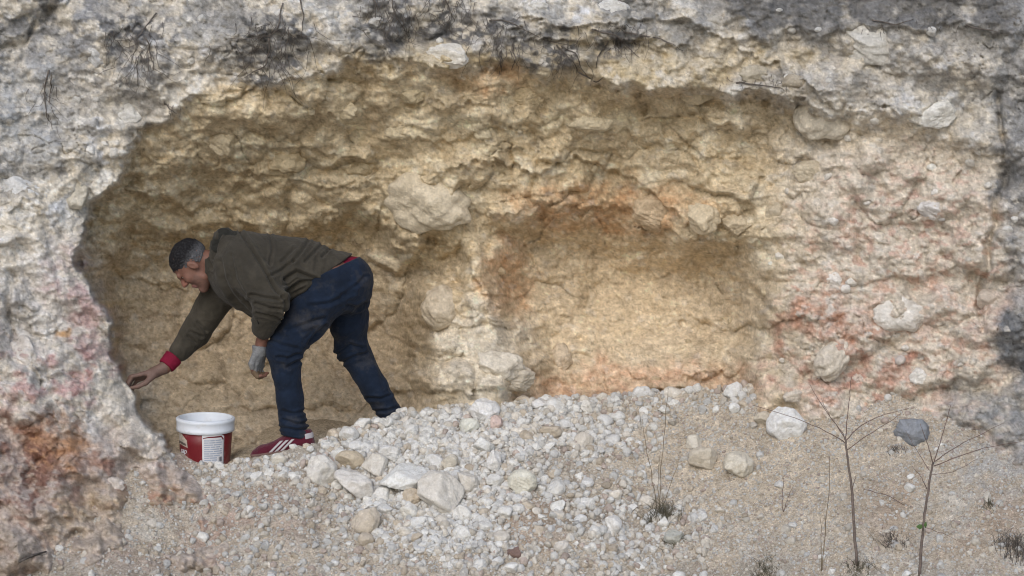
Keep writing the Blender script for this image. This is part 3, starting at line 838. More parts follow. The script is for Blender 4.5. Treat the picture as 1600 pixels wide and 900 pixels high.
# --- gravel nobody could count: one mesh
def gravel(n, rmin, rmax, sub, dens, seed, power=2.0):
    r = np.random.RandomState(seed)
    x = r.uniform(-2.75, 2.75, n * 8); y = r.uniform(-1.45, .42, n * 8)
    z = ground_z(x, y)
    px, py = PX(np.stack([x, y, z], -1))
    ok = (r.rand(len(x)) < dens(px, py, x, y)) & (py < 925) & ~((y > -.16) & (px > 270) & (px < 372))
    ok &= ~((y > -.215) & (y < .0) & (px > 385) & (px < 500))
    x, y, z = x[ok][:n], y[ok][:n], z[ok][:n]
    n = len(x)
    rad = rmin + (rmax - rmin) * r.rand(n) ** power
    V0, F0 = ICO[sub]
    protos = np.array([rock_shape(900 + k, sub, 7, 40., 0, .48)[0] for k in range(24)])
    A = r.normal(size=(n, 4)); A /= np.linalg.norm(A, axis=1)[:, None]
    w_, a, b, c = A.T
    Rm = np.stack([np.stack([1 - 2 * (b * b + c * c), 2 * (a * b - c * w_), 2 * (a * c + b * w_)], -1),
                   np.stack([2 * (a * b + c * w_), 1 - 2 * (a * a + c * c), 2 * (b * c - a * w_)], -1),
                   np.stack([2 * (a * c - b * w_), 2 * (b * c + a * w_), 1 - 2 * (a * a + b * b)], -1)], -2)
    V = protos[r.randint(0, 24, n)] * r.uniform(.7, 1.15, (n, 1, 3))
    V = np.einsum('nij,nkj->nki', Rm, V) * rad[:, None, None]
    V = V + np.stack([x, y, z + rad * r.uniform(-.1, .45, n)], -1)[:, None]
    Fx = F0[None] + (np.arange(n) * len(V0))[:, None, None]
    pal = np.array([PALE, PALE, GREYW, CREAM, CREAM, TAN, WARM]) * .97
    hp = heap(px[ok][:n], py[ok][:n])
    kk = np.where(r.rand(n) < .35 + .6 * hp, r.randint(0, 4, n), r.randint(2, 7, n))
    col = pal[kk] * r.uniform(.74, 1.03, (n, 1)) * (.86 + .14 * hp[:, None])
    return V.reshape(-1, 3), Fx.reshape(-1, 3), np.repeat(col, len(V0), 0)
def dens_mid(px, py, x, y):
    yc = np.interp(x, CW[:, 0], CW[:, 1])
    d = heap(px, py) * 1.0 + (.06 + .12 * (py > 770) + .10 * sstep(-.1, .5, fbm(px / 70, py / 40, 401, 3))) * (1 - .85 * sstep(960, 1100, px))
    d = d * (1 - .6 * (px < 300)) * (1 - .6 * blob(px, py, 850, 810, 90, 40)) * (1 - .55 * blob(px, py, 1230, 740, 170, 80))
    return d * (y < yc + .06)
def dens_fine(px, py, x, y):
    yc = np.interp(x, CW[:, 0], CW[:, 1])
    d = .35 + .3 * sstep(950, 1100, px) + .5 * heap(px, py) + .45 * sstep(-.3, .4, fbm(px / 50, py / 30, 411, 3))
    d = d * (1 - .3 * (px < 240)) * (1 - .5 * blob(px, py, 860, 805, 90, 35)) * (1 - .35 * blob(px, py, 1500, 800, 150, 80))
    return d * (y < yc + .08)
G = [gravel(7600, .008, .027, 1, dens_mid, 1, 1.6), gravel(34000, .003, .0105, 0, dens_fine, 2, 1.7)]
gv, gf, gc = [], [], []; off = 0
for v, f, c in G:
    gv.append(v); gf.append(f + off); gc.append(c); off += len(v)
link('gravel', mesh_np('gravel', np.concatenate(gv), np.concatenate(gf), False, np.concatenate(gc)), M_GRAVEL, kind='stuff')
print('gravel', off, round(time.time() - T0, 1))
# ------------------------------------------------------------------ implicit surfaces for the man
class Vol:
    def __init__(s, lo, hi, h):
        s.h = h; s.lo = np.array(lo, float)
        s.n = np.ceil((np.array(hi, float) - s.lo) / h).astype(int) + 1
        s.f = np.full(s.n, .2, np.float32)
    def region(s, lo, hi):
        a = np.clip(np.floor((np.array(lo) - s.lo) / s.h).astype(int), 0, s.n)
        b = np.clip(np.ceil((np.array(hi) - s.lo) / s.h).astype(int) + 1, 0, s.n)
        sl = tuple(slice(i, j) for i, j in zip(a, b))
        g = [(s.lo[k] + s.h * np.arange(a[k], b[k])).astype(np.float32) for k in range(3)]
        return sl, g[0][:, None, None], g[1][None, :, None], g[2][None, None, :]
    def put(s, sl, d, k, op='u'):
        if d.size == 0: return
        f = s.f[sl]
        if op == 'u':
            if k > 0:
                h = np.maximum(k - np.abs(f - d), 0) / k
                s.f[sl] = np.minimum(f, d) - h * h * k * .25
            else: s.f[sl] = np.minimum(f, d)
        else:                                        # take away
            d = -d
            if k > 0:
                h = np.maximum(k - np.abs(f - d), 0) / k
                s.f[sl] = np.maximum(f, d) + h * h * k * .25
            else: s.f[sl] = np.maximum(f, d)
    def cone(s, a, b, ra, rb, k=.02, ys=1.0, op='u', pad=.04):
        """round cone from a to b; ys below 1 makes it wider across (y) than it is deep"""
        a = np.array(a, float); b = np.array(b, float)
        m = max(ra, rb)
        e = np.array([m, m / ys, m]) + pad + k
        sl, X, Y, Z = s.region(np.minimum(a, b) - e, np.maximum(a, b) + e)
        ab = (b - a) * np.array([1, ys, 1]); L = float(ab @ ab) + 1e-12
        x, y, z = X - a[0], (Y - a[1]) * ys, Z - a[2]
        t = np.clip((x * ab[0] + y * ab[1] + z * ab[2]) / L, 0, 1)
        d = np.sqrt((x - t * ab[0]) ** 2 + (y - t * ab[1]) ** 2 + (z - t * ab[2]) ** 2) - (ra + (rb - ra) * t)
        s.put(sl, d, k, op)
    def ell(s, c, R, rad, k=.02, op='u', pad=.03):
        """ellipsoid: rows of R are its axes"""
        c = np.array(c, float); m = max(rad) + pad + k
        sl, X, Y, Z = s.region(c - m, c + m)
        x, y, z = X - c[0], Y - c[1], Z - c[2]
        q = [(x * R[i][0] + y * R[i][1] + z * R[i][2]) / rad[i] for i in range(3)]
        r0 = np.sqrt(q[0] ** 2 + q[1] ** 2 + q[2] ** 2)
        q1 = np.sqrt(sum((q[i] / rad[i]) ** 2 for i in range(3))) + 1e-6
        s.put(sl, r0 * (r0 - 1) / q1, k, op)
    def cut(s, p, n):
        """keep what lies behind the plane through p with outward normal n"""
        n = np.array(n, float); n /= np.linalg.norm(n)
        _, X, Y, Z = s.region(s.lo, s.lo + s.h * s.n)
        d = (X - p[0]) * n[0] + (Y - p[1]) * n[1] + (Z - p[2]) * n[2]
        s.f = np.maximum(s.f, d[tuple(slice(0, q) for q in s.n)].astype(np.float32))
    def mesh(s, smooth=2):
        f = s.f; h = s.h
        f[0] = f[-1] = .2; f[:, 0] = f[:, -1] = .2; f[:, :, 0] = f[:, :, -1] = .2
        neg = f < 0
        cnt = np.zeros(np.array(f.shape) - 1, np.int8)
        for i in (0, 1):
            for j in (0, 1):
                for k in (0, 1):
                    cnt += neg[i:f.shape[0] - 1 + i, j:f.shape[1] - 1 + j, k:f.shape[2] - 1 + k]
        act = (cnt > 0) & (cnt < 8)
        I, J, K = np.nonzero(act)
        ids = np.full(act.shape, -1, np.int32); ids[I, J, K] = np.arange(len(I))
        acc = np.zeros((len(I), 3)); num = np.zeros(len(I))
        cor = [(i, j, k) for i in (0, 1) for j in (0, 1) for k in (0, 1)]
        val = {c: f[I + c[0], J + c[1], K + c[2]] for c in cor}
        for a in cor:
            for ax in range(3):
                if a[ax] == 0:
                    b = list(a); b[ax] = 1; b = tuple(b)
                    va, vb = val[a], val[b]
                    x = (va < 0) != (vb < 0)
                    t = np.where(x, va / np.where(x, va - vb, 1), 0)
                    p = np.array(a, float)[None] + np.zeros((len(I), 3)); p[:, ax] += t
                    acc += p * x[:, None]; num += x
        V = s.lo + h * (np.stack([I, J, K], -1) + acc / num[:, None])
        Q = []
        for ax in range(3):
            sl0 = [slice(1, -1)] * 3; sl0[ax] = slice(0, -1); sl1 = list(sl0); sl1[ax] = slice(1, None)
            A = neg[tuple(sl0)]; B = neg[tuple(sl1)]
            for flip, msk in ((False, A & ~B), (True, B & ~A)):
                i, j, k = np.nonzero(msk)
                o = [i + 1, j + 1, k + 1]; o[ax] = o[ax] - 1
                u, v = (ax + 1) % 3, (ax + 2) % 3
                def at(du, dv):
                    q = [o[0].copy(), o[1].copy(), o[2].copy()]; q[u] -= du; q[v] -= dv
                    return ids[q[0], q[1], q[2]]
                quad = np.stack([at(1, 1), at(0, 1), at(0, 0), at(1, 0)], -1)
                Q.append(quad[:, ::-1] if flip else quad)
        Q = np.concatenate(Q)
        Q = Q[(Q >= 0).all(1)]
        for _ in range(smooth):
            V = relax(V, Q, .5)
        return V, Q
def relax(V, Q, w):
    s = np.zeros_like(V); c = np.zeros(len(V))
    for a, b in ((0, 1), (1, 2), (2, 3), (3, 0)):
        for p, q in ((a, b), (b, a)):
            for ax in range(3):
                s[:, ax] += np.bincount(Q[:, p], V[Q[:, q], ax], len(V))
            c += np.bincount(Q[:, p], minlength=len(V))
    return V * (1 - w) + w * s / np.maximum(c, 1)[:, None]
def normals(V, Q):
    n = np.cross(V[Q[:, 2]] - V[Q[:, 0]], V[Q[:, 3]] - V[Q[:, 1]])
    s = np.zeros_like(V)
    for a in range(4):
        for ax in range(3):
            s[:, ax] += np.bincount(Q[:, a], n[:, ax], len(V))
    return s / (np.linalg.norm(s, axis=1)[:, None] + 1e-12)
def creases(V, Q, lines, noise_amp=.004, seed=0, sx=40., sy=40.):
    """folds: grooves and ridges along lines drawn on the side that faces -Y, small noise elsewhere"""
    n = normals(V, Q)
    px, py = PX(V)
    d = noise_amp * ridged(px / sx + V[:, 1] * 6, py / sy + V[:, 1] * 3, seed, 3)
    d += noise_amp * .8 * fbm(px / 60, py / 60 + V[:, 1] * 5, seed + 9, 2)
    for pts, dep, w, y0, y1 in lines:
        pl = np.array(pts, float); d2 = np.full(len(V), 1e9)
        for (ax, ay), (bx, by) in zip(pl[:-1], pl[1:]):
            ex, ey = bx - ax, by - ay
            t = np.clip(((px - ax) * ex + (py - ay) * ey) / (ex * ex + ey * ey), 0, 1)
            d2 = np.minimum(d2, (px - ax - t * ex) ** 2 + (py - ay - t * ey) ** 2)
        r = np.sqrt(d2) / w
        on = (V[:, 1] > y0) & (V[:, 1] < y1)
        d += on * (-dep * np.exp(-r * r) + .55 * dep * np.exp(-((r - 2.1) / 1.0) ** 2))
    return V + n * d[:, None]
def z2(u, v):
    """from the enlarged view of the man to picture positions"""
    return 160 + u / 2.142, 320 + v / 2.142

# joints
L_SH, L_EL, L_WR = P(386,414,-.17), P(424,470,-.25), P(409,534,-.13)
R_SH, R_EL, R_WR = P(352,444,.13), P(306,518,.14), P(258,574,.05)
L_HIP, L_KN, L_AN = P(520,443,-.085), P(443,546,-.12), P(460,676,-.12)
R_HIP, R_KN, R_AN = P(540,446,.10), P(548,540,.18), P(611,650,.20)
UP = np.array([-.87, 0, .5]); UP /= np.linalg.norm(UP)
FW = np.array([-.5, 0, -.87]); FW = FW - UP * (FW @ UP); FW /= np.linalg.norm(FW)
SD = np.array([0, -1., 0])
HEAD = P(304,415,-.02)
HR = np.array([FW, UP, SD])
def hd(f, u, s=0.0):
    return HEAD + FW * f + UP * u + SD * s
man = bpy.data.objects.new('person', None)

# ---- body: one continuous skin
B = Vol(P(186,620,0) * [1,0,1] + [0,-.34,-.02], P(648,352,0) * [1,0,1] + [0,.36,.02], .0045)
B.lo[2] = P(450,716,0)[2]; B = Vol(B.lo, P(648,352,0) * [1,0,1] + [0,.36,.02], .0045)
B.cone(P(385,420), P(530,432), .105, .10, .03, .62)                       # trunk
B.cone(P(372,416,0), P(325,408,-.01), .062, .056, .03)                    # neck
B.cone(L_SH, L_EL, .05, .043, .03); B.cone(L_EL, L_WR, .042, .028, .02)
B.cone(R_SH, R_EL, .05, .043, .03); B.cone(R_EL, R_WR, .042, .029, .02)
B.cone(L_HIP, L_KN, .085, .058, .04); B.cone(L_KN, L_AN, .056, .04, .03)
B.cone(R_HIP, R_KN, .085, .058, .04); B.cone(R_KN, R_AN, .056, .04, .03)
for an, toe in ((L_AN, P(410,704,-.12)), (R_AN, P(590,672,.19))):
    B.cone(an, an + (toe - an) * .4 + [0, 0, -.035], .035, .03, .02); B.cone(an + [0.0, 0, -.04], toe, .03, .022, .02)
# head
B.ell(hd(-.014,.046), HR, (.098,.088,.076), .02)
B.ell(hd(.034,-.026), HR, (.056,.088,.060), .03)
B.cone(hd(.02,-.072,.042), hd(.072,-.098,.008), .026, .018, .02); B.cone(hd(.02,-.072,-.042), hd(.072,-.098,-.008), .026, .018, .02)
B.ell(hd(.082,-.094), HR, (.018,.018,.024), .014)                          # chin
B.cone(hd(.082,.040,.036), hd(.086,.036,.006), .011, .011, .012); B.cone(hd(.082,.040,-.036), hd(.086,.036,-.006), .011, .011, .012)
B.cone(hd(.088,.028), hd(.112,-.006), .0085, .0125, .008)                  # nose
for s_ in (1, -1):
    B.ell(hd(.099,-.012,.012 * s_), HR, (.012,.009,.008), .006)            # nostril wing
    B.ell(hd(.062,-.012,.042 * s_), HR, (.026,.026,.022), .02)             # cheek
    B.ell(hd(.092,.018,.031 * s_), HR, (.012,.010,.016), .012, 'c')        # eye socket
    B.cone(hd(.086,.0255,.040 * s_), hd(.089,.0255,.022 * s_), .0045, .0045, .005)   # eyelid
    tilt = np.array([FW * .97 + UP * -.22, UP * .97 + FW * .22, SD])
    B.ell(hd(-.006,.0,.078 * s_), tilt, (.019,.032,.009), .006)            # ear
    B.ell(hd(-.001,.002,.090 * s_), tilt, (.009,.018,.008), .004, 'c')
B.cone(hd(.090,-.046,.022), hd(.090,-.046,-.022), .0075, .0075, .008)      # lips
B.cone(hd(.094,-.046,.008), hd(.094,-.046,-.008), .007, .007, .008)
B.cone(hd(.086,-.060,.017), hd(.086,-.060,-.017), .0085, .0085, .008)
B.cone(hd(.104,-.053,.02), hd(.104,-.053,-.02), .0055, .0055, .004, 1.0, 'c')
# right hand, reaching to the rock face on the left
def chain(vol, pts, rads, k=.006, grow=0.0):
    for (a, b), (ra, rb) in zip(zip(pts[:-1], pts[1:]), zip(rads[:-1], rads[1:])):
        vol.cone(a, b, ra + grow, rb + grow, k)
B.cone(R_WR, P(242,582,.04), .029, .030, .02)
RH = [ # finger: knuckle, middle joint, end joint, tip
    [P(221,585,-.005), P(207,588,-.012), P(201,598,-.012), P(199,606,-.010)],
    [P(220,586,.017), P(204,589,.014), P(198,600,.012), P(198,608,.010)],
    [P(222,588,.038), P(207,592,.038), P(202,602,.036), P(203,609,.034)],
    [P(226,591,.056), P(213,596,.060), P(208,604,.058), P(208,609,.056)]]
for i, q in enumerate(RH):
    g = (.0098, .0102, .0095, .0083)[i]
    B.cone(P(248,579,.03 + .006 * i), q[0], .019, .0125, .014)
    chain(B, q, [g * 1.12, g * 1.08, g * .98, g * .86])
B.cone(P(240,586,.01), P(228,598,-.022), .019, .0135, .014)
chain(B, [P(228,598,-.022), P(216,604,-.030), P(204,606.5,-.026)], [.0135, .0115, .0095])
# left hand, hanging relaxed behind the thigh, gloved
LH = []
for i in range(4):
    yy = -.155 + .022 * i
    LH.append([P(399 + 3 * i, 568 + 1.0 * i, yy), P(397 + 3 * i, 580 + (1, 2, 1, -1)[i], yy + .004), P(402 + 3 * i, 587 + (1, 2, 1, -2)[i], yy + .006), P(409 + 3 * i, 586 + (1, 2, 1, -3)[i], yy + .008)])
LT = [P(398,556,-.165), P(393,568,-.172), P(394,578,-.165)]
B.cone(L_WR, P(406,548,-.125), .027, .028, .015)
for i, q in enumerate(LH):
    B.cone(P(405 + 1.5 * i, 546, -.145 + .012 * i), q[0], .018, .0125, .012)
    chain(B, q, [.0105, .0103, .0095, .0085])
B.cone(P(403,550,-.145), LT[0], .016, .013, .01); chain(B, LT, [.013, .0115, .0095])
V, Q = B.mesh(1)
fu = (V - HEAD) @ FW; uu = (V - HEAD) @ UP; ss = (V - HEAD) @ SD
skin = np.zeros((len(V), 3)) + lin(.17, .083, .060)
near_head = np.linalg.norm(V - HEAD, axis=1) < .2
w = (near_head & (fu > .085) & (np.abs(ss) < .02) & (uu < .02) & (uu > -.03))[:, None]
skin = np.where(w, lin(.235, .105, .078), skin)
w = (near_head & (np.abs(uu + .053) < .012) & (fu > .07) & (np.abs(ss) < .03))[:, None]
skin = np.where(w, lin(.24, .10, .085), skin)
w = (near_head & (np.abs(uu + .06) < .055) & (fu > .03) & (uu < -.03))[:, None]
skin = np.where(w, skin * .8 + lin(.02, .02, .02), skin)                    # stubble
hand = (PX(V)[0] < 262)[:, None]
skin = np.where(hand, lin(.15, .095, .078), skin)                            # dusty working hand
skin = skin * (1 + .10 * fbm(PX(V)[0] / 6, PX(V)[1] / 6 + V[:, 1] * 60, 501, 3))[:, None]
def attr_mat(name, rough, spec, scale, var, bd):
    m, nt, b = nodes_of(name)
    tc = N(nt, 'ShaderNodeTexCoord').outputs['Object']
    a = N(nt, 'ShaderNodeAttribute', attribute_name='tint').outputs['Color']
    c = mixc(nt, a, ramp(nt, noise(nt, scale, 4, .6, tc), [(.3, (1 - var,) * 3), (.7, (1 + var,) * 3)]), 1.0, 'MULTIPLY')
    nt.links.new(c, b.inputs['Base Color']); setin(b, Roughness=rough); b.inputs['Specular IOR Level'].default_value = spec
    nt.links.new(bump(nt, noise(nt, scale * 3, 3, .6, tc), bd), b.inputs['Normal'])
    return m
M_SKIN = attr_mat('skin', .6, .35, 90, .12, .0012)
ORG = P(455, 700, 0)
me = mesh_np('person', V - ORG, Q, True, skin)
man = link('person', me, M_SKIN)
man.location = Vector([float(a) for a in ORG])
tag(man, 'man bending forward in a dark olive jacket and dark blue jeans, reaching to the rock', 'person')
def wear(name, V, Q, mat, parent=None, col=None):
    return link(name, mesh_np(name, np.asarray(V) - ORG, Q, True, col), mat, man if parent is None else parent)
print('body', len(V), round(time.time() - T0, 1))
M_EYEW = plain('eye_white', (.6, .57, .53), .3, .5, .05)
for s_ in (1, -1):
    V0, F0 = ICO[2]
    wear('eye', hd(.0695, .0165, .031 * s_) + V0 * .0112, F0, M_EYEW)

# ---- hair: short, dark on top and grey at the temples
H = Vol(HEAD - .16, HEAD + .16, .0035)
H.ell(hd(-.016,.048), HR, (.1018,.0908,.0790), .02)
g_ = [(.12, .090), (.085, .078), (.07, .062), (.045, .052), (.028, .034), (.022, -.006), (.004, -.010), (-.002, .026), (-.022, .026), (-.030, -.012), (-.045, -.034), (-.09, -.046), (-.15, -.05)]
gx_ = np.array([a for a, _ in g_][::-1]); gu_ = np.array([b for _, b in g_][::-1])
_, X, Y, Z = H.region(H.lo, H.lo + H.h * H.n)
X, Y, Z = X[:H.n[0]] - HEAD[0], Y[:, :H.n[1]] - HEAD[1], Z[:, :, :H.n[2]] - HEAD[2]
f_ = X * FW[0] + Y * 0 + Z * FW[2]; u_ = X * UP[0] + Y * 0 + Z * UP[2]
side = np.abs(Y) / .08
u_ = u_ + .007 * np.sin(f_ * 260 + Y * 90) * np.sin(f_ * 610) 
lim = np.interp(f_, gx_, gu_) * np.clip(side * 1.4, 0, 1) + np.interp(f_, [-.15, -.05, .06, .09, .12], [-.06, -.045, .06, .075, .09]) * (1 - np.clip(side * 1.4, 0, 1))
H.f = np.maximum(H.f, (.6 * (lim - u_)).astype(np.float32))
V, Q = H.mesh(1)
f_ = (V - HEAD) @ FW; u_ = (V - HEAD) @ UP; s_ = (V - HEAD) @ SD
n = normals(V, Q)
ang = np.arctan2(u_ - .04, f_ + .016)
V = V + n * (.003 * fbm(s_ * 260, ang * 5, 77, 3) + .003 * fbm(s_ * 60, ang * 3, 78, 2))[:, None]
gry = np.clip(sstep(.066, .012, u_) * .9 + .22 * sstep(.03, .09, f_) + .3 * fbm(ang * 8, s_ * 200, 5, 2), 0, 1)
hc = lin(.012, .0115, .013)[None] * (1 - gry[:, None]) + lin(.105, .107, .115)[None] * gry[:, None]
M_HAIR = attr_mat('hair', .8, .12, 320, .45, .0008)
wear('hair', V, Q, M_HAIR, None, hc)

# ---- jacket
HN = np.array([.60, 0, -.80])
def hem(d):
    return P(509, 428) + HN * d
K = Vol(P(244,540,0) * [1,0,1] + [0,-.40,-.12], P(580,345,0) * [1,0,1] + [0,.36,.03], .0042)
K.cone(P(392,420), P(560,440), .163, .133, .03, .80)
K.cone(P(380,413), P(470,420), .155, .15, .05, .70)
K.cone(P(374,436,-.03), P(445,446,0), .118, .106, .05, .76); K.cone(P(376,452,.0), P(410,470,-.04), .085, .095, .04, .8)                  # front hanging down
K.cut(hem(0.0), HN)
K.cone(L_SH + [.0, .02, 0], L_SH + (L_EL - L_SH) * .55 + [0.01, 0, 0], .098, .094, .05)
K.cone(L_SH + (L_EL - L_SH) * .5, L_EL + [.0, 0, 0], .094, .083, .03)
K.cone(L_EL, P(412,512,-.175), .080, .056, .03)
K.cone(R_SH + [.02, -.02, .01], R_SH, .11, .10, .05)
K.cone(R_SH, R_EL, .090, .068, .04); K.cone(R_EL, P(281,547,.085), .067, .054, .03)
# collar and bunched hood behind the neck
K.ell(P(357,382,0), [(.86,0,.5),(0,1,0),(-.5,0,.86)], (.055,.125,.055), .03)
K.ell(P(347,374,0), [(.62,0,-.78),(0,1,0),(.78,0,.62)], (.048,.105,.034), .015)
K.cone(P(362,430,-.005), P(337,412,-.01), .105, .088, .03, .92)
K.cone(P(352,421,-.01), P(312,405,-.01), .066, .078, .012, .95, 'c')
HD = Vol(P(320,400,0) * [1,0,1] + [0,-.16,0], P(385,340,0) * [1,0,1] + [0,.16,0], .004)
HD.cone(P(340,386,-.06), P(340,386,.06), .030, .030, .02); HD.cone(P(351,368,-.05), P(351,368,.05), .034, .034, .02)
HD.cone(P(345,377,-.06), P(345,377,.06), .034, .034, .02); HD.cone(P(366,371,-.06), P(366,371,.06), .026, .026, .02)
hv, hq = HD.mesh(2)
hv = creases(hv, hq, [], .006, 41, 16, 16)
V, Q = K.mesh(2)
lines = [
    ([z2(462,95), z2(500,150), z2(540,215), z2(575,280), z2(600,310)], .011, 2.6, -.5, .02),        # armhole
    ([z2(600,310), z2(612,330), z2(606,380)], .010, 2.4, -.5, .02),
    ([z2(395,190), z2(405,250), z2(440,310), z2(500,370)], .008, 4.0, -.5, -.05),
    ([z2(430,170), z2(448,250), z2(480,300)], .005, 3.2, -.5, -.05),
    ([z2(500,300), z2(545,312), z2(590,318)], .007, 2.6, -.5, -.1),
    ([z2(515,330), z2(560,345), z2(600,350)], .007, 2.6, -.5, -.1),
    ([z2(520,362), z2(560,372), z2(595,382)], .006, 2.4, -.5, -.1),
    ([z2(560,105), z2(570,150), z2(560,200)], .006, 2.6, -.5, .05),
    ([z2(690,120), z2(665,160), z2(640,190)], .007, 2.8, -.5, .05),
    ([z2(740,128), z2(700,170), z2(680,190)], .006, 2.6, -.5, .05),
    ([z2(780,130), z2(735,175)], .006, 2.4, -.5, .05),
    ([z2(610,250), z2(650,225), z2(715,250), z2(660,262), z2(615,290)], .012, 3.4, -.5, .05),
    ([z2(625,300), z2(700,262), z2(770,235)], .007, 2.8, -.5, .05),
    ([z2(560,240), z2(600,220), z2(640,190)], .006, 2.8, -.5, .05),
    ([z2(640,150), z2(600,190)], .005, 2.6, -.5, .05),
    ([z2(345,420), z2(320,395)], .006, 2.4, -.2, .5), ([z2(330,440), z2(296,425)], .007, 2.4, -.2, .5), ([z2(310,460), z2(285,440)], .006, 2.2, -.2, .5),
    ([z2(400,90), z2(382,130), z2(372,180)], .008, 2.4, -.5, .1), ([z2(355,120), z2(352,170), z2(368,215)], .007, 2.4, -.5, .1)]
V = creases(V, Q, [(p_, d_ * 1.35, w_ * .85, a_, b_) for p_, d_, w_, a_, b_ in lines], .0042, 601, 30, 44)
def cloth(name, base, scale, bd, var=.25, sheen=.25, rough=.85, weave=900):
    m, nt, b = nodes_of(name)
    tc = N(nt, 'ShaderNodeTexCoord').outputs['Object']
    c = ramp(nt, noise(nt, scale, 5, .62, tc), [(.3, tuple(x * (1 - var) for x in base)), (.7, tuple(x * (1 + var) for x in base))])
    nt.links.new(c, b.inputs['Base Color']); setin(b, Roughness=rough)
    b.inputs['Specular IOR Level'].default_value = .2
    b.inputs['Sheen Weight'].default_value = sheen
    b1 = bump(nt, noise(nt, scale * 2.2, 4, .6, tc, .8), .006, .8)
    nt.links.new(bump(nt, noise(nt, weave, 2, .6, tc), bd, .6, b1), b.inputs['Normal'])
    return m
M_JACKET = cloth('olive_cotton', (.040, .0355, .0275), 14, .0012, .22, .08)
M_JEANS = cloth('denim', (.0065, .0135, .030), 11, .0015, .38, .05)
def dusty(m, scale, amount, dust=(.30, .26, .20)):
    nt = m.node_tree; b = nt.nodes['Principled BSDF']; old = b.inputs['Base Color'].links[0].from_socket
    tc = N(nt, 'ShaderNodeTexCoord').outputs['Object']
    f = ramp(nt, noise(nt, scale, 6, .7, tc), [(.52, (0, 0, 0)), (.75, (amount,) * 3)])
    nt.links.new(mixc(nt, old, dust, f), b.inputs['Base Color'])
dusty(M_JEANS, 5, .16); dusty(M_JACKET, 6, .10); 
M_SHIRT = cloth('raspberry_knit', (.17, .008, .030), 20, .002, .2, .0)
M_TRIM = plain('dark_trim', (.012, .012, .012), .6)
jacket = wear('jacket', V, Q, M_JACKET)
wear('hood', hv, hq, cloth('hood_lining', (.022, .022, .019), 18, .0012, .25, .05), jacket)
# sleeve mouth, zip and hem of the jacket
def tube(pts, rad, sides=6):
    pts = np.array(pts, float); rad = np.broadcast_to(np.array(rad, float), (len(pts),))
    V = []; F = []
    for i, p in enumerate(pts):
        t = pts[min(i + 1, len(pts) - 1)] - pts[max(i - 1, 0)]; t /= np.linalg.norm(t) + 1e-9
        u = np.cross(t, [0.31, .91, .27]); u /= np.linalg.norm(u) + 1e-9; v = np.cross(t, u)
        for k in range(sides):
            a = 2 * math.pi * k / sides
            V.append(p + rad[i] * (math.cos(a) * u + math.sin(a) * v))
    for i in range(len(pts) - 1):
        for k in range(sides):
            F.append((i * sides + k, i * sides + (k + 1) % sides, (i + 1) * sides + (k + 1) % sides, (i + 1) * sides + k))
    n = len(V); V.append(pts[0]); V.append(pts[-1])
    L = (len(pts) - 1) * sides
    F += [(n, (k + 1) % sides, k, k) for k in range(sides)] + [(n + 1, L + k, L + (k + 1) % sides, L + (k + 1) % sides) for k in range(sides)]
    return np.array(V), np.array(F)
def tri(F):
    """quads, some of them degenerate, to triangles"""
    F = np.asarray(F)
    a = F[:, [0, 1, 2]]; b = F[:, [0, 2, 3]]
    return np.concatenate([a, b[(b[:, 1] != b[:, 2])]])
M_METAL = plain('dull_metal', (.42, .40, .38), .4, .6, .1)
tv, tf = tube([P(403,487,-.262), P(406,495,-.268), P(409,504,-.262)], [.003, .006, .004], 6)
wear('zip_pull', tv, tri(tf), M_METAL, jacket)
tv, tf = tube([P(398,482,-.24), P(401,492,-.262), P(404,506,-.262)], [.003, .003, .003], 5)
wear('zip', tv, tri(tf), M_TRIM, jacket)
# ---- red shirt: hem under the jacket and cuff at the right wrist
S_ = Vol(P(440,480,0) * [1,0,1] + [0,-.26,0], P(590,360,0) * [1,0,1] + [0,.26,0], .005)
S_.cone(P(400,420), P(565,440), .138, .119, .03, .86)
S_.cut(hem(.040), HN); S_.cut(hem(-.05), -HN)
V, Q = S_.mesh(2)
wear('shirt', V, Q, M_SHIRT)
S_ = Vol(P(240,600,0) * [1,0,1] + [0,-.05,0], P(290,540,0) * [1,0,1] + [0,.2,0], .003)
ax_ = R_EL - R_WR; ax_ /= np.linalg.norm(ax_)
S_.cone(R_WR - ax_ * .01, R_WR + ax_ * .09, .041, .050, .01)
S_.cut(R_WR + ax_ * .008, -ax_); S_.cut(R_WR + ax_ * .07, ax_)
V, Q = S_.mesh(1)
wear('cuff', creases(V, Q, [], .001, 9, 6, 6), Q, M_SHIRT)
# ---- jeans
J = Vol(P(395,720,0) * [1,0,1] + [0,-.36,0], P(640,385,0) * [1,0,1] + [0,.40,.02], .0042)
J.cone(P(500,424), P(536,442), .132, .148, .03, .80)
J.ell(P(548,440,-.06), np.eye(3), (.105,.11,.125), .03); J.ell(P(548,440,.07), np.eye(3), (.10,.10,.125), .03)
J.cone(L_HIP, L_HIP + (L_KN - L_HIP) * .5, .124, .105, .05); J.cone(L_HIP + (L_KN - L_HIP) * .5, L_KN, .105, .082, .03)
J.cone(L_KN, L_KN + (L_AN - L_KN) * .6, .081, .061, .03); J.cone(L_KN + (L_AN - L_KN) * .6, L_AN + [0, 0, -.01], .061, .066, .03)
J.cone(R_HIP, R_HIP + (R_KN - R_HIP) * .6, .12, .098, .05); J.cone(R_HIP + (R_KN - R_HIP) * .6, R_KN, .094, .076, .03)
J.cone(R_KN, R_KN + (R_AN - R_KN) * .6, .082, .062, .03); J.cone(R_KN + (R_AN - R_KN) * .6, R_AN + (R_AN - R_KN) * .06, .062, .058, .03)
WN = np.array([-.74, 0, .67])
pa = P(557,393) + HN * .034; pb = P(459,462) - HN * .04
wn_ = np.cross(pb - pa, [0, 1, 0]); wn_ = wn_ if wn_ @ HN < 0 else -wn_
J.cut(pa, wn_)
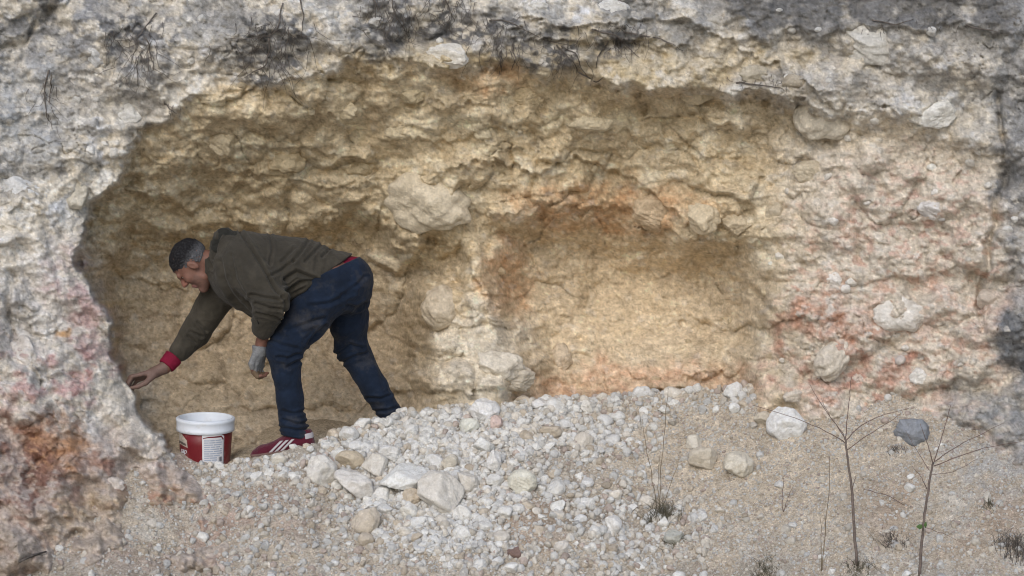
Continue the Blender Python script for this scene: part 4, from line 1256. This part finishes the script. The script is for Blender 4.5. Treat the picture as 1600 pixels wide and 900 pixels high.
# trouser ends
_, X, Y, Z = J.region(J.lo, J.lo + J.h * J.n)
Y = Y[:, :J.n[1]]; X = X[:J.n[0]]; Z = Z[:, :, :J.n[2]]
cutL = P(460,681,-.12)[2] - Z - .12 * (X - P(460,681,-.12)[0]) + Y * 0
an_ = (R_AN - R_KN) / np.linalg.norm(R_AN - R_KN); pe = R_AN + an_ * .012
cutR = (X - pe[0]) * an_[0] + (Y - pe[1]) * an_[1] + (Z - pe[2]) * an_[2]
xs = P(520, 600, 0)[0]
J.f = np.maximum(J.f, np.where((X < xs) & (Z < P(460,600,0)[2]), cutL, np.where((X > xs) & (Z < P(460,600,0)[2]), cutR, -.3)).astype(np.float32))
V, Q = J.mesh(2)
lines = [([z2(745,405), z2(720,430), z2(690,465)], .008, 3, -.5, .05), ([z2(655,500), z2(620,515), z2(590,510)], .007, 3, -.5, .05), ([z2(660,520), z2(620,545)], .006, 3, -.5, .05),
    ([z2(690,340), z2(760,330), z2(840,290)], .006, 3.5, -.5, .05), ([z2(620,420), z2(680,400), z2(740,380)], .006, 3.5, -.5, .05), ([z2(560,450), z2(600,470), z2(650,480)], .006, 3.2, -.5, .05),
    ([z2(610,720), z2(650,735), z2(690,728)], .007, 2.6, -.5, .05), ([z2(600,745), z2(650,755), z2(690,750)], .006, 2.4, -.5, .05), ([z2(605,690), z2(640,700), z2(680,690)], .005, 2.6, -.5, .05),
    ([z2(880,330), z2(850,345), z2(820,340)], .008, 3, -.5, .5), ([z2(870,480), z2(830,470), z2(785,500)], .008, 3, -.02, .5), ([z2(880,500), z2(840,510), z2(800,530)], .007, 3, -.02, .5),
    ([z2(960,640), z2(930,650), z2(890,645)], .006, 2.6, -.02, .5), ([z2(985,680), z2(950,690), z2(915,690)], .006, 2.6, -.02, .5), ([z2(880,240), z2(850,270), z2(800,300)], .005, 3, -.5, .05)]
V = creases(V, Q, [(p_, d_ * 1.25, w_ * .85, a_, b_) for p_, d_, w_, a_, b_ in lines], .0036, 701, 36, 36)
jeans = wear('jeans', V, Q, M_JEANS)
# ---- shoes
def make_shoe(ankle, heel, toe, lab=None):
    heel = np.array(heel); toe = np.array(toe)
    A = (toe - heel); L = np.linalg.norm(A); A /= L
    up = np.cross(A, [0, 1, 0]); up = up if up[2] > 0 else -up
    up /= np.linalg.norm(up)
    def q(f, u, s=0):
        return heel + A * f * L + up * u + np.array([0, s, 0])
    def fill(vol, g):
        vol.cone(q(.02, .036), q(.45, .032, .004), .034 + g, .036 + g, .03, .86)
        vol.cone(q(.45, .032, .004), q(.80, .024, .008), .037 + g, .032 + g, .03, .76)
        vol.cone(q(.80, .024, .008), q(.94, .02, .004), .031 + g, .021 + g, .03, .72)
        vol.cone(q(.06, .05), q(.02, .082), .036 + g, .034 + g, .03, .9)
        vol.cone(q(.28, .052), q(.16, .09), .044 + g, .042 + g, .04, .92)
        vol.cone(q(.3, .055), q(.62, .034, .004), .034 + g, .026 + g, .03, .85)
        vol.cut(q(0, .008), -up); 
    lo = np.minimum(heel, toe) - .1; hi = np.maximum(heel, toe) + .16
    v = Vol(lo, hi, .0035); fill(v, 0); v.cut(q(0, .105), up)
    V, Q = v.mesh(1)
    sh = wear('shoe', V, Q, M_SHOE)
    v = Vol(lo, hi, .0035); fill(v, .004); v.f = np.maximum(v.f, 0 * v.f - .3)
    v.cut(q(0, .024), up); v.cut(q(0, -.004), -up)
    # the sole follows the outline of the shoe
    V, Q = v.mesh(1)
    wear('sole', V, Q, M_SOLE, sh)
    for i in range(3):
        v = Vol(q(.34 + .10 * i, .03) - .075, q(.34 + .10 * i, .03) + .075, .0025)
        fill(v, .0022)
        dir_ = A * .80 - up * .60                                          # stripes lean forward to the sole
        nrm = A * .60 + up * .80
        c0 = q(.36 + .10 * i, .044)
        v.cut(c0 + nrm * .0055, nrm); v.cut(c0 - nrm * .0055, -nrm)
        v.cut(q(0, .022), -up); v.cut(q(0, .072), up); v.cut(heel + [0, -.012, 0], [0, 1, 0])
        V, Q = v.mesh(1)
        if len(V): wear('stripe', V, Q, M_STRIPE, sh)
    v = Vol(q(0, .06) - .08, q(0, .06) + .08, .003); fill(v, .002)
    v.cut(q(.03, .05), A); v.cut(q(0, .060), -up); v.cut(q(0, .088), up)
    V, Q = v.mesh(1)
    if len(V): wear('heel_tab', V, Q, M_STRIPE, sh)
    return sh
M_SHOE = cloth('burgundy_suede', (.080, .007, .020), 30, .0015, .25, .2)
M_SOLE = plain('rubber_sole', (.16, .10, .09), .8, .2, .2)
M_STRIPE = plain('white_leather', (.40, .38, .40), .5, .4, .08)
make_shoe(L_AN, P(484,703,-.12), P(394,717,-.12))
make_shoe(R_AN, P(618,676,.20), P(566,706,.17))
# ---- grey work glove on the left hand
G_ = Vol(P(378,600,0) * [1,0,1] + [0,-.22,0], P(435,530,0) * [1,0,1] + [0,0,0], .003)
G_.cone(P(405,541,-.127), P(406,550,-.125), .036, .036, .015)
for i, q in enumerate(LH):
    G_.cone(P(405 + 1.5 * i, 546, -.145 + .012 * i), q[0], .023, .0165, .014)
    chain(G_, q[:3], [.0145, .0142, .0125], .006)
G_.cone(P(403,550,-.145), LT[0], .020, .017, .01); chain(G_, LT[:2] + [LT[1] * .4 + LT[2] * .6], [.0165, .015, .013])
G_.cut(P(405,540,-.127), L_WR - P(406,566,-.125))
V, Q = G_.mesh(1)
gc = np.zeros((len(V), 3)) + lin(.20, .205, .21)
gp = PX(V)[1] + 4 * fbm(PX(V)[0] / 6, V[:, 1] * 60, 3, 2)
gc = np.where((gp > 580)[:, None], lin(.17, .12, .08), gc)                  # soiled fingertips
M_GLOVE = attr_mat('knit_glove', .95, .1, 120, .2, .003)
wear('glove', creases(V, Q, [], .0012, 31, 5, 5), Q, M_GLOVE, None, gc)
print('man', round(time.time() - T0, 1))

# ------------------------------------------------------------------ the bucket
BK = P(321, 728, -.01)
bucket = empty('bucket', BK, 'red plastic bucket with a white rim and printed label, standing in gravel', 'bucket')
bucket.rotation_euler = (math.radians(4.0), math.radians(1.0), 0)
R0, R1, HB = .121, .139, .255
def lathe(prof, n=96, a0=0.0, a1=2 * math.pi, wob=None):
    full = abs(a1 - a0 - 2 * math.pi) < 1e-6
    m = n if full else n + 1
    V = []; F = []
    for (r_, z_) in prof:
        for k in range(m):
            a = a0 + (a1 - a0) * k / n
            V.append((r_ * math.cos(a), r_ * math.sin(a), z_))
    for i in range(len(prof) - 1):
        for k in range(n):
            F.append((i * m + k, i * m + (k + 1) % m, (i + 1) * m + (k + 1) % m, (i + 1) * m + k))
    return np.array(V), np.array(F)
def bpart(name, V, F, mat, parent, smooth=True, col=None):
    return link(name, mesh_np(name, V, F, smooth, col), mat, parent)
M_RED = plain('red_plastic', (.15, .010, .016), .42, .4, .12, 8)
dusty(M_RED, 9, .35, (.38, .34, .29))
M_WHITE = plain('white_plastic', (.66, .70, .76), .42, .4, .06, 10)
dusty(M_WHITE, 14, .5, (.42, .38, .32))
M_PAPER = plain('label_white', (.62, .62, .64), .5, .3, .06, 20)
M_PRINT = plain('label_grey_print', (.36, .40, .48), .6, .2, .1)
M_DARKRED = plain('label_dark_red', (.13, .010, .020), .45, .4, .1)
M_GOLD = plain('label_gold', (.42, .26, .08), .5, .4, .2)
M_INK = plain('label_ink', (.06, .06, .08), .6, .2, .1)
rr = lambda z: R0 + (R1 - R0) * z / HB
tub = bpart('tub', *lathe([(.001, 0), (R0 - .008, 0), (R0, .006), (rr(.19), .19), (R1, HB - .004), (R1 - .004, HB - .002), (R1 - .006, HB - .01), (R0 - .006, .008), (.001, .006)]), M_WHITE, bucket)
wrapv, wrapf = lathe([(rr(.004) + .0012, .004), (rr(.06) + .0012, .06), (rr(.12) + .0012, .12), (rr(.19) + .0012, .19), (rr(.19) - .001, .1905)], 128)
sleeve = bpart('printed_sleeve', wrapv, wrapf, M_RED, bucket)
bpart('rim', *lathe([(R1 - .002, .182), (R1 + .007, .186), (R1 + .0075, .200), (R1 + .0062, .203), (R1 + .0068, .232), (R1 + .0095, .236), (R1 + .0095, .246), (R1 + .006, .250), (R1 - .003, .249), (R1 - .004, .243)], 128), M_WHITE, bucket)
def on_tub(a, z, out):
    """point on the sleeve: a in metres round it from the point that faces the camera, to the right positive"""
    r_ = rr(z) + .0012 + out; th = -math.pi / 2 + a / rr(z)
    return (r_ * math.cos(th), r_ * math.sin(th), z)
def strip(poly_top, poly_bot, out, n=24, thick=.0):
    """band between two curves (a, z)"""
    t = np.linspace(0, 1, n + 1)
    tp_ = np.array(poly_top); bt_ = np.array(poly_bot)
    def along(p, q):
        s = np.linspace(0, 1, len(p))
        return np.interp(q, s, p[:, 0]), np.interp(q, s, p[:, 1])
    ta, tz = along(tp_, t); ba, bz = along(bt_, t)
    V = []; F = []; M = 10
    for i in range(n + 1):
        for j in range(M + 1):
            w_ = j / M
            V.append(on_tub(ba[i] * (1 - w_) + ta[i] * w_, bz[i] * (1 - w_) + tz[i] * w_, out))
    for i in range(n):
        for j in range(M):
            k = i * (M + 1) + j
            F.append((k, k + M + 1, k + M + 2, k + 1))
    return np.array(V), np.array(F)
# label panel: white board with swooshes above and below, lines of print and a barcode
a0, a1, zt, zb = .012, .112, .184, .010
def arcx(px_):   # picture column inside the bucket to metres round it
    return math.asin(max(-.99, min(.99, (px_ - 321) / 310 / .133))) * .133
a0, a1 = arcx(321), arcx(353)
panel = bpart('label_panel', *strip([(a0, zt), (a1 - .02, zt), (a1, zt - .012)], [(a0 + .001, .028), (a0 + .02, .008), (a1 - .004, .012)], .0012), M_PAPER, bucket)
bpart('swoosh', *strip([(a0 + .004, .168), (a0 + .03, .174), (a1 - .018, .176), (a1 - .004, .160)], [(a0 + .004, .164), (a0 + .03, .168), (a1 - .02, .168), (a1 - .006, .148)], .0018), M_DARKRED, panel)
bpart('swoosh', *strip([(a0 + .002, .034), (a0 + .018, .022), (a1 - .03, .022), (a1 - .005, .030)], [(a0 + .002, .028), (a0 + .018, .014), (a1 - .03, .014), (a1 - .005, .026)], .0018), M_DARKRED, panel)
bpart('swoosh', *strip([(a1 - .006, .158), (a1 - .004, .09), (a1 - .006, .03)], [(a1 - .008, .150), (a1 - .007, .09), (a1 - .008, .034)], .0018, 12), M_INK, panel)
rl = random.Random(4)
lv, lf, off = [], [], 0
for k in range(10):
    z_ = .154 - k * .0112
    x = a0 + .010
    end = a1 - .014 - (0.02 * rl.random() if k % 4 == 3 else 0)
    while x < end:
        w_ = rl.uniform(.02, .05); e = min(x + w_, end)
        v, f = strip([(x, z_ + .0032), (e, z_ + .0032)], [(x, z_ - .0032), (e, z_ - .0032)], .0018, 4)
        if not (k > 7 and e > a1 - .036): lv.append(v); lf.append(f + off); off += len(v)
        x = e + .003
print_o = bpart('print', np.concatenate(lv), np.concatenate(lf), M_PRINT, panel); print_o['kind'] = 'stuff'
lv, lf, off = [], [], 0
x = a1 - .034
while x < a1 - .014:
    w_ = rl.choice([.0008, .0014, .002])
    v, f = strip([(x, .068), (x + w_, .068)], [(x, .044), (x + w_, .044)], .002, 2); lv.append(v); lf.append(f + off); off += len(v)
    x += w_ + rl.choice([.0009, .0015])
bc = bpart('barcode', np.concatenate(lv), np.concatenate(lf), M_INK, panel); bc['kind'] = 'stuff'
# picture and word at the left of the sleeve
b0, b1 = arcx(284), arcx(298)
bpart('printed_picture', *strip([(b0 - .02, .186), (b0 + .018, .184), (b1 - .006, .15), (b1, .112)], [(b0 - .02, .118), (b0 + .01, .122), (b1 - .02, .116), (b1 - .002, .112)], .001), plain('picture_cream', (.45, .40, .34), .5, .3, .35, 60), bucket)
bpart('printed_band', *strip([(b0 - .02, .136), (b0 + .005, .140), (b1 - .012, .132)], [(b0 - .02, .120), (b0 + .005, .128), (b1 - .014, .120)], .0016), plain('picture_dark', (.10, .085, .075), .5, .3, .3, 60), bucket)
bpart('gold_box', *strip([(arcx(284), .066), (arcx(291), .060)], [(arcx(284), .030), (arcx(291), .026)], .001), M_GOLD, bucket)
bpart('gold_box', *strip([(arcx(292), .060), (arcx(300), .054)], [(arcx(292), .028), (arcx(300), .026)], .001), M_GOLD, bucket)
def word(txt, size, a, z, mat, parent, shear=.15):
    cu = bpy.data.curves.new('word', 'FONT')
    cu.body = txt; cu.size = size; cu.shear = shear; cu.resolution_u = 4; cu.offset = .0006
    ob = bpy.data.objects.new('word', cu); COL.objects.link(ob)
    dg = bpy.context.evaluated_depsgraph_get()
    me = bpy.data.meshes.new_from_object(ob.evaluated_get(dg))
    COL.objects.unlink(ob); bpy.data.objects.remove(ob)
    for v in me.vertices:
        v.co = Vector(on_tub(a + v.co.x, z + v.co.y, .0022))
    me.name = 'lettering'
    return link('lettering', me, mat, parent)
word('sap', .042, arcx(285), .080, M_WHITE, bucket, .25)
word('300', .020, arcx(285), .040, M_WHITE, bucket, 0) if False else None
print('bucket', round(time.time() - T0, 1))

# ------------------------------------------------------------------ saplings, weeds, roots, dry grass
M_BARK = plain('bark', (.15, .122, .108), .85, .2, .35, 60, .002, 300)
M_TWIG = plain('red_brown_twig', (.15, .105, .092), .8, .2, .3, 80)
M_ROOT = plain('dead_root', (.125, .11, .098), .9, .1, .45, 40)
M_DRY = plain('dry_stem', (.20, .165, .115), .9, .1, .3, 30)
M_GRASS = plain('dry_grass', (.13, .12, .085), .9, .1, .45, 12)
M_LEAF = plain('green_leaf', (.07, .13, .04), .6, .3, .3, 20)
def bend(pts, y, n=14, wob=.004, seed=0, dy=None):
    """smooth curve through picture positions standing at depth y"""
    p = np.array(pts, float); t = np.linspace(0, 1, len(p)); q = np.linspace(0, 1, n)
    px = np.interp(q, t, p[:, 0]); py = np.interp(q, t, p[:, 1])
    for _ in range(2):
        px[1:-1] = .5 * px[1:-1] + .25 * (px[:-2] + px[2:]); py[1:-1] = .5 * py[1:-1] + .25 * (py[:-2] + py[2:])
    r = np.random.RandomState(seed)
    yy = y + (np.zeros(n) if dy is None else np.interp(q, np.linspace(0, 1, len(dy)), dy))
    w_ = W(px, py, yy)
    w_[1:-1] += r.normal(size=(n - 2, 3)) * wob
    return w_
def sapling(base, trunk, branches, label, seed):
    g = ground_py(*base); g[2] -= .03
    e = empty('sapling', g, label, 'sapling', 'bare saplings on the slope')
    V, F = tube(bend([base] + trunk, g[1], 22, .0012, seed), np.linspace(.0072, .0042, 22), 8)
    part('trunk', V, tri(F), M_BARK, e)
    for i, (pts, r_, dy) in enumerate(branches):
        V, F = tube(bend(pts, g[1], 14, .0012, seed + i + 1, dy), np.linspace(r_ * .52, r_ * .2, 14), 6)
        part('branch', V, tri(F), M_TWIG, e)
    return e
sapling((1339,884), [(1333,800),(1331,760),(1326,730),(1322,695),(1320,682)], [
    ([(1321,690),(1325,640),(1331,588)], .0050, [0, .03]), ([(1320,692),(1300,678),(1250,655),(1176,633)], .0052, [0, -.15]), ([(1320,684),(1300,655),(1276,622),(1265,600)], .0045, [0, .12]),
    ([(1319,680),(1296,650),(1283,622)], .0035, [0, -.1]), ([(1322,688),(1345,664),(1380,648),(1420,638)], .0052, [0, .18]), ([(1322,704),(1350,684),(1385,662),(1408,646)], .0042, [0, -.16]),
    ([(1331,766),(1335,752),(1337,744)], .0040, [0, -.03])],
    'left bare sapling with wide forked twigs and a side shoot, on the stony slope', 3)
sapling((1437,900), [(1441,840),(1447,790),(1453,745),(1458,722)], [
    ([(1458,726),(1470,690),(1482,645),(1486,632)], .0048, [0, .05]), ([(1458,724),(1448,690),(1438,662)], .0045, [0, -.1]), ([(1459,722),(1490,700),(1530,680),(1566,662)], .0048, [0, .2]),
    ([(1459,728),(1500,712),(1545,698),(1596,690)], .0050, [0, -.18]), ([(1455,742),(1490,738),(1530,715)], .0035, [0, .1]), ([(1448,764),(1440,745),(1425,728)], .0042, [0, -.08]), ([(1452,735),(1430,700),(1415,672)], .0035, [0, .12]),
    ([(1445,824),(1480,836),(1515,856)], .003, [0, -.08])],
    'right bare sapling with green leaf on its trunk, near the grey rock', 30)
sap = [o for o in COL.objects if o.name.startswith('sapling')][-1]
g = np.array(sap.location)
for cx, cy, wd, ht in ((1437,823,10,8),(1446,820,5,9)):
    c = W(cx, cy, g[1] - .03); a_ = wd / 310 / 2; b_ = ht / 310 / 2
    V = np.array([c + [-a_, 0, 0], c + [-a_ * .3, -.008, b_], c + [a_ * .6, 0, b_ * .8], c + [a_, .006, -b_ * .2], c + [0, -.006, -b_], c + [0, -.012, 0]])
    part('leaf', V, np.array([(0,5,1),(1,5,2),(2,5,3),(3,5,4),(4,5,0)]), M_LEAF, sap)
def weed(base, stems, label, seed, mat=None):
    g = ground_py(*base); g[2] -= .02
    e = empty('dry_weed', g, label, 'weed', 'dry weeds on the slope')
    for i, (pts, r_) in enumerate(stems):
        V, F = tube(bend(pts, g[1], 12, .002, seed + i, [0, .05 * math.sin(i * 2.1)]), np.linspace(r_, r_ * .5, 12), 5)
        part('stem', V, tri(F), mat or M_DRY, e)
weed((1030,800), [([(1030,800),(1032,740),(1040,650),(1044,606)], .0024), ([(1027,800),(1018,740),(1008,690),(1004,655)], .0022), ([(1033,800),(1046,760),(1060,722)], .0020), ([(1030,800),(1028,760),(1031,712)], .0018)], 'tall thin dry weed rising from the upper dry grass tuft', 61)
weed((1284,892), [([(1284,892),(1290,820),(1296,760),(1297,708)], .0026), ([(1283,892),(1284,840),(1281,790)], .0020)], 'thin straight dry stalk left of the left bare sapling', 71)
weed((1224,800), [([(1224,800),(1222,770),(1226,742)], .0018), ([(1224,800),(1232,775),(1240,758)], .0016)], 'short wiry dry weed on the bare earth below the cream stone', 81, M_TWIG)
weed((1420,790), [([(1350,765),(1385,772),(1420,792),(1446,826)], .0020)], 'fallen arching twig lying between the two saplings', 85, M_TWIG)
def tuft(base, w_, h_, n, label, seed, mat=M_GRASS, lean=0.0):
    r = np.random.RandomState(seed); g = ground_py(*base)
    V, F, off = [], [], 0
    for i in range(n):
        x = r.normal(0, w_ * .35); y = r.normal(0, w_ * .25); hh = h_ * r.uniform(.35, 1.1)
        z0 = float(ground_z(g[0] + x, g[1] + y)) - .008
        a = r.uniform(0, 6.28); k = r.uniform(.1, .9) * hh
        pts = [(g[0] + x, g[1] + y, z0)]
        for s in (.4, .75, 1.0):
            pts.append((g[0] + x + k * math.cos(a) * s ** 1.8 + lean * s, g[1] + y + k * math.sin(a) * s ** 1.8, z0 + hh * (s - .25 * s * s)))
        v, f = tube(pts, [.0014, .0012, .0009, .0004], 3)
        V.append(v - g); F.append(tri(f) + off); off += len(v)
    o = link('grass_tuft', mesh_np('grass_tuft', np.concatenate(V), np.concatenate(F)), mat)
    o.location = Vector([float(q) for q in g])
    return tag(o, label, 'grass', 'dry grass tufts', 'stuff' if False else None)
tuft((1035,808), .11, .10, 170, 'upper dry dark grass tuft at the foot of the tall thin weed', 1)
tuft((1052,850), .08, .06, 90, 'lower sparse grass tuft beside the grey green stone', 2)
tuft((1196,898), .10, .06, 110, 'wide low dark grass tuft at the bottom edge', 3)
tuft((1340,890), .09, .06, 90, 'dark grass tuft around the foot of the left sapling', 4)
tuft((1392,848), .10, .05, 130, 'dark flattened dead grass clump between the saplings', 5, M_ROOT)
tuft((1590,860), .15, .11, 170, 'dark bushy dead tuft at the right edge under the grey rock', 6, M_ROOT)
tuft((1400,705), .06, .05, 50, 'small dark tuft below the bluish grey rock', 7, M_ROOT)
tuft((1545,790), .05, .05, 50, 'thin dry tuft right of the right sapling', 8)
def surf(px, py, lift=.006):
    return W(px, py, cliff_at(px, py) - lift)
def roots(cx, cy, w_, h_, mains, nfine, label, seed, mat=M_ROOT):
    r = np.random.RandomState(seed)
    c = surf(cx, cy)
    e = empty('root_clump', c, label, 'roots', 'dead roots hanging from the top of the cave')
    for pts in mains:
        p = np.array(pts, float); t = np.linspace(0, 1, len(p)); q = np.linspace(0, 1, 16)
        px = np.interp(q, t, p[:, 0]) + r.normal(0, 1.4, 16); py = np.interp(q, t, p[:, 1]) + r.normal(0, 1.0, 16)
        w3 = np.array([surf(a, b, .010) for a, b in zip(px, py)])
        w3[1:-1] = .5 * w3[1:-1] + .25 * (w3[:-2] + w3[2:])
        V, F = tube(w3, np.linspace(.0045, .0014, 16), 6)
        part('root', V, tri(F), mat, e)
    V, F, off = [], [], 0
    for i in range(int(nfine * .38)):
        x = cx + r.normal(0, w_ * .4); y = cy + r.uniform(-.5, .3) * h_
        pts = []; a = r.normal(0, .5)
        L = h_ * r.uniform(.25, .75)
        for s in range(6):
            pts.append(surf(x, y, .008 + .030 * s / 5 * r.uniform(.3, 1.4)))
            x += L / 5 * math.sin(a); y += L / 5 * math.cos(a); a += r.normal(0, .45)
        v, f = tube(pts, np.linspace(.0018, .0007, 6), 3)
        V.append(v - c); F.append(tri(f) + off); off += len(v)
    o = link('fine_root', mesh_np('fine_root', np.concatenate(V), np.concatenate(F)), mat, e, 'stuff')
    return e
roots(425,75,80,100,[[(440,5),(437,40),(425,55),(385,62),(358,60)],[(470,-5),(474,30),(470,60)],[(420,60),(418,100),(380,122)]],150,'dark tangle of roots beside the forked crack, above the left of the cave',1)
roots(222,80,70,100,[[(245,20),(215,60),(205,100)],[(230,60),(240,110)]],110,'grey root mat on the upper left rock',2)
roots(75,165,26,80,[[(74,110),(70,150),(74,185),(82,200)],[(82,118),(78,160)]],30,'thin stringy roots hanging alone on the far left rock',3)
roots(612,25,70,80,[[(612,-10),(616,20),(640,60)],[(585,-5),(588,40)]],140,'leftmost root curtain at the top centre edge',4)
roots(702,20,55,70,[[(690,-10),(705,20),(712,35)]],110,'short root curtain right of the leftmost top centre one',5)
roots(785,60,55,70,[[(765,32),(790,30),(815,45),(850,62),(890,72)],[(800,70),(806,90),(800,108)],[(782,80),(784,105)]],110,'root tuft over the long slanting root above the middle of the cave',6)
roots(875,85,45,60,[[(868,70),(890,90),(905,112)],[(880,72),(900,85),(915,118)],[(905,112),(930,128),(945,120)]],80,'forked roots fanning down right of the slanting root',7)
roots(960,62,60,50,[[(925,45),(960,55),(1000,90)],[(950,68),(935,88),(930,105)],[(975,50),(1030,60),(1066,78)]],90,'dark spreading root crown right of the forked roots',8)
roots(1190,128,60,24,[[(1150,128),(1200,134),(1225,140)]],40,'small dark root fringe on the ledge at the upper right',9)
roots(268,168,24,26,[[(255,160),(275,178)]],20,'little root wisp at the upper left corner of the cave mouth',10)
roots(1420,38,90,26,[[(1360,30),(1400,38),(1430,30)],[(1510,40),(1560,50)]],60,'roots poking from the grey topsoil at the upper right',11)
roots(985,485,16,20,[[(982,465),(985,490)]],8,'tiny root thread in the right recess wall',12) if False else None
# dead stick on the lower left bank
pt = [surf(q, s_, .012) for q, s_ in ((30,878),(50,868),(72,862))]
V, F = tube(pt, [.005, .007, .004], 6)
st = link('stick', mesh_np('stick', V - np.array(pt[1]), tri(F)), M_ROOT); st.location = Vector([float(a) for a in pt[1]])
tag(st, 'short dark dead stick on the red earth at the lower left', 'stick')
print('done', round(time.time() - T0, 1))
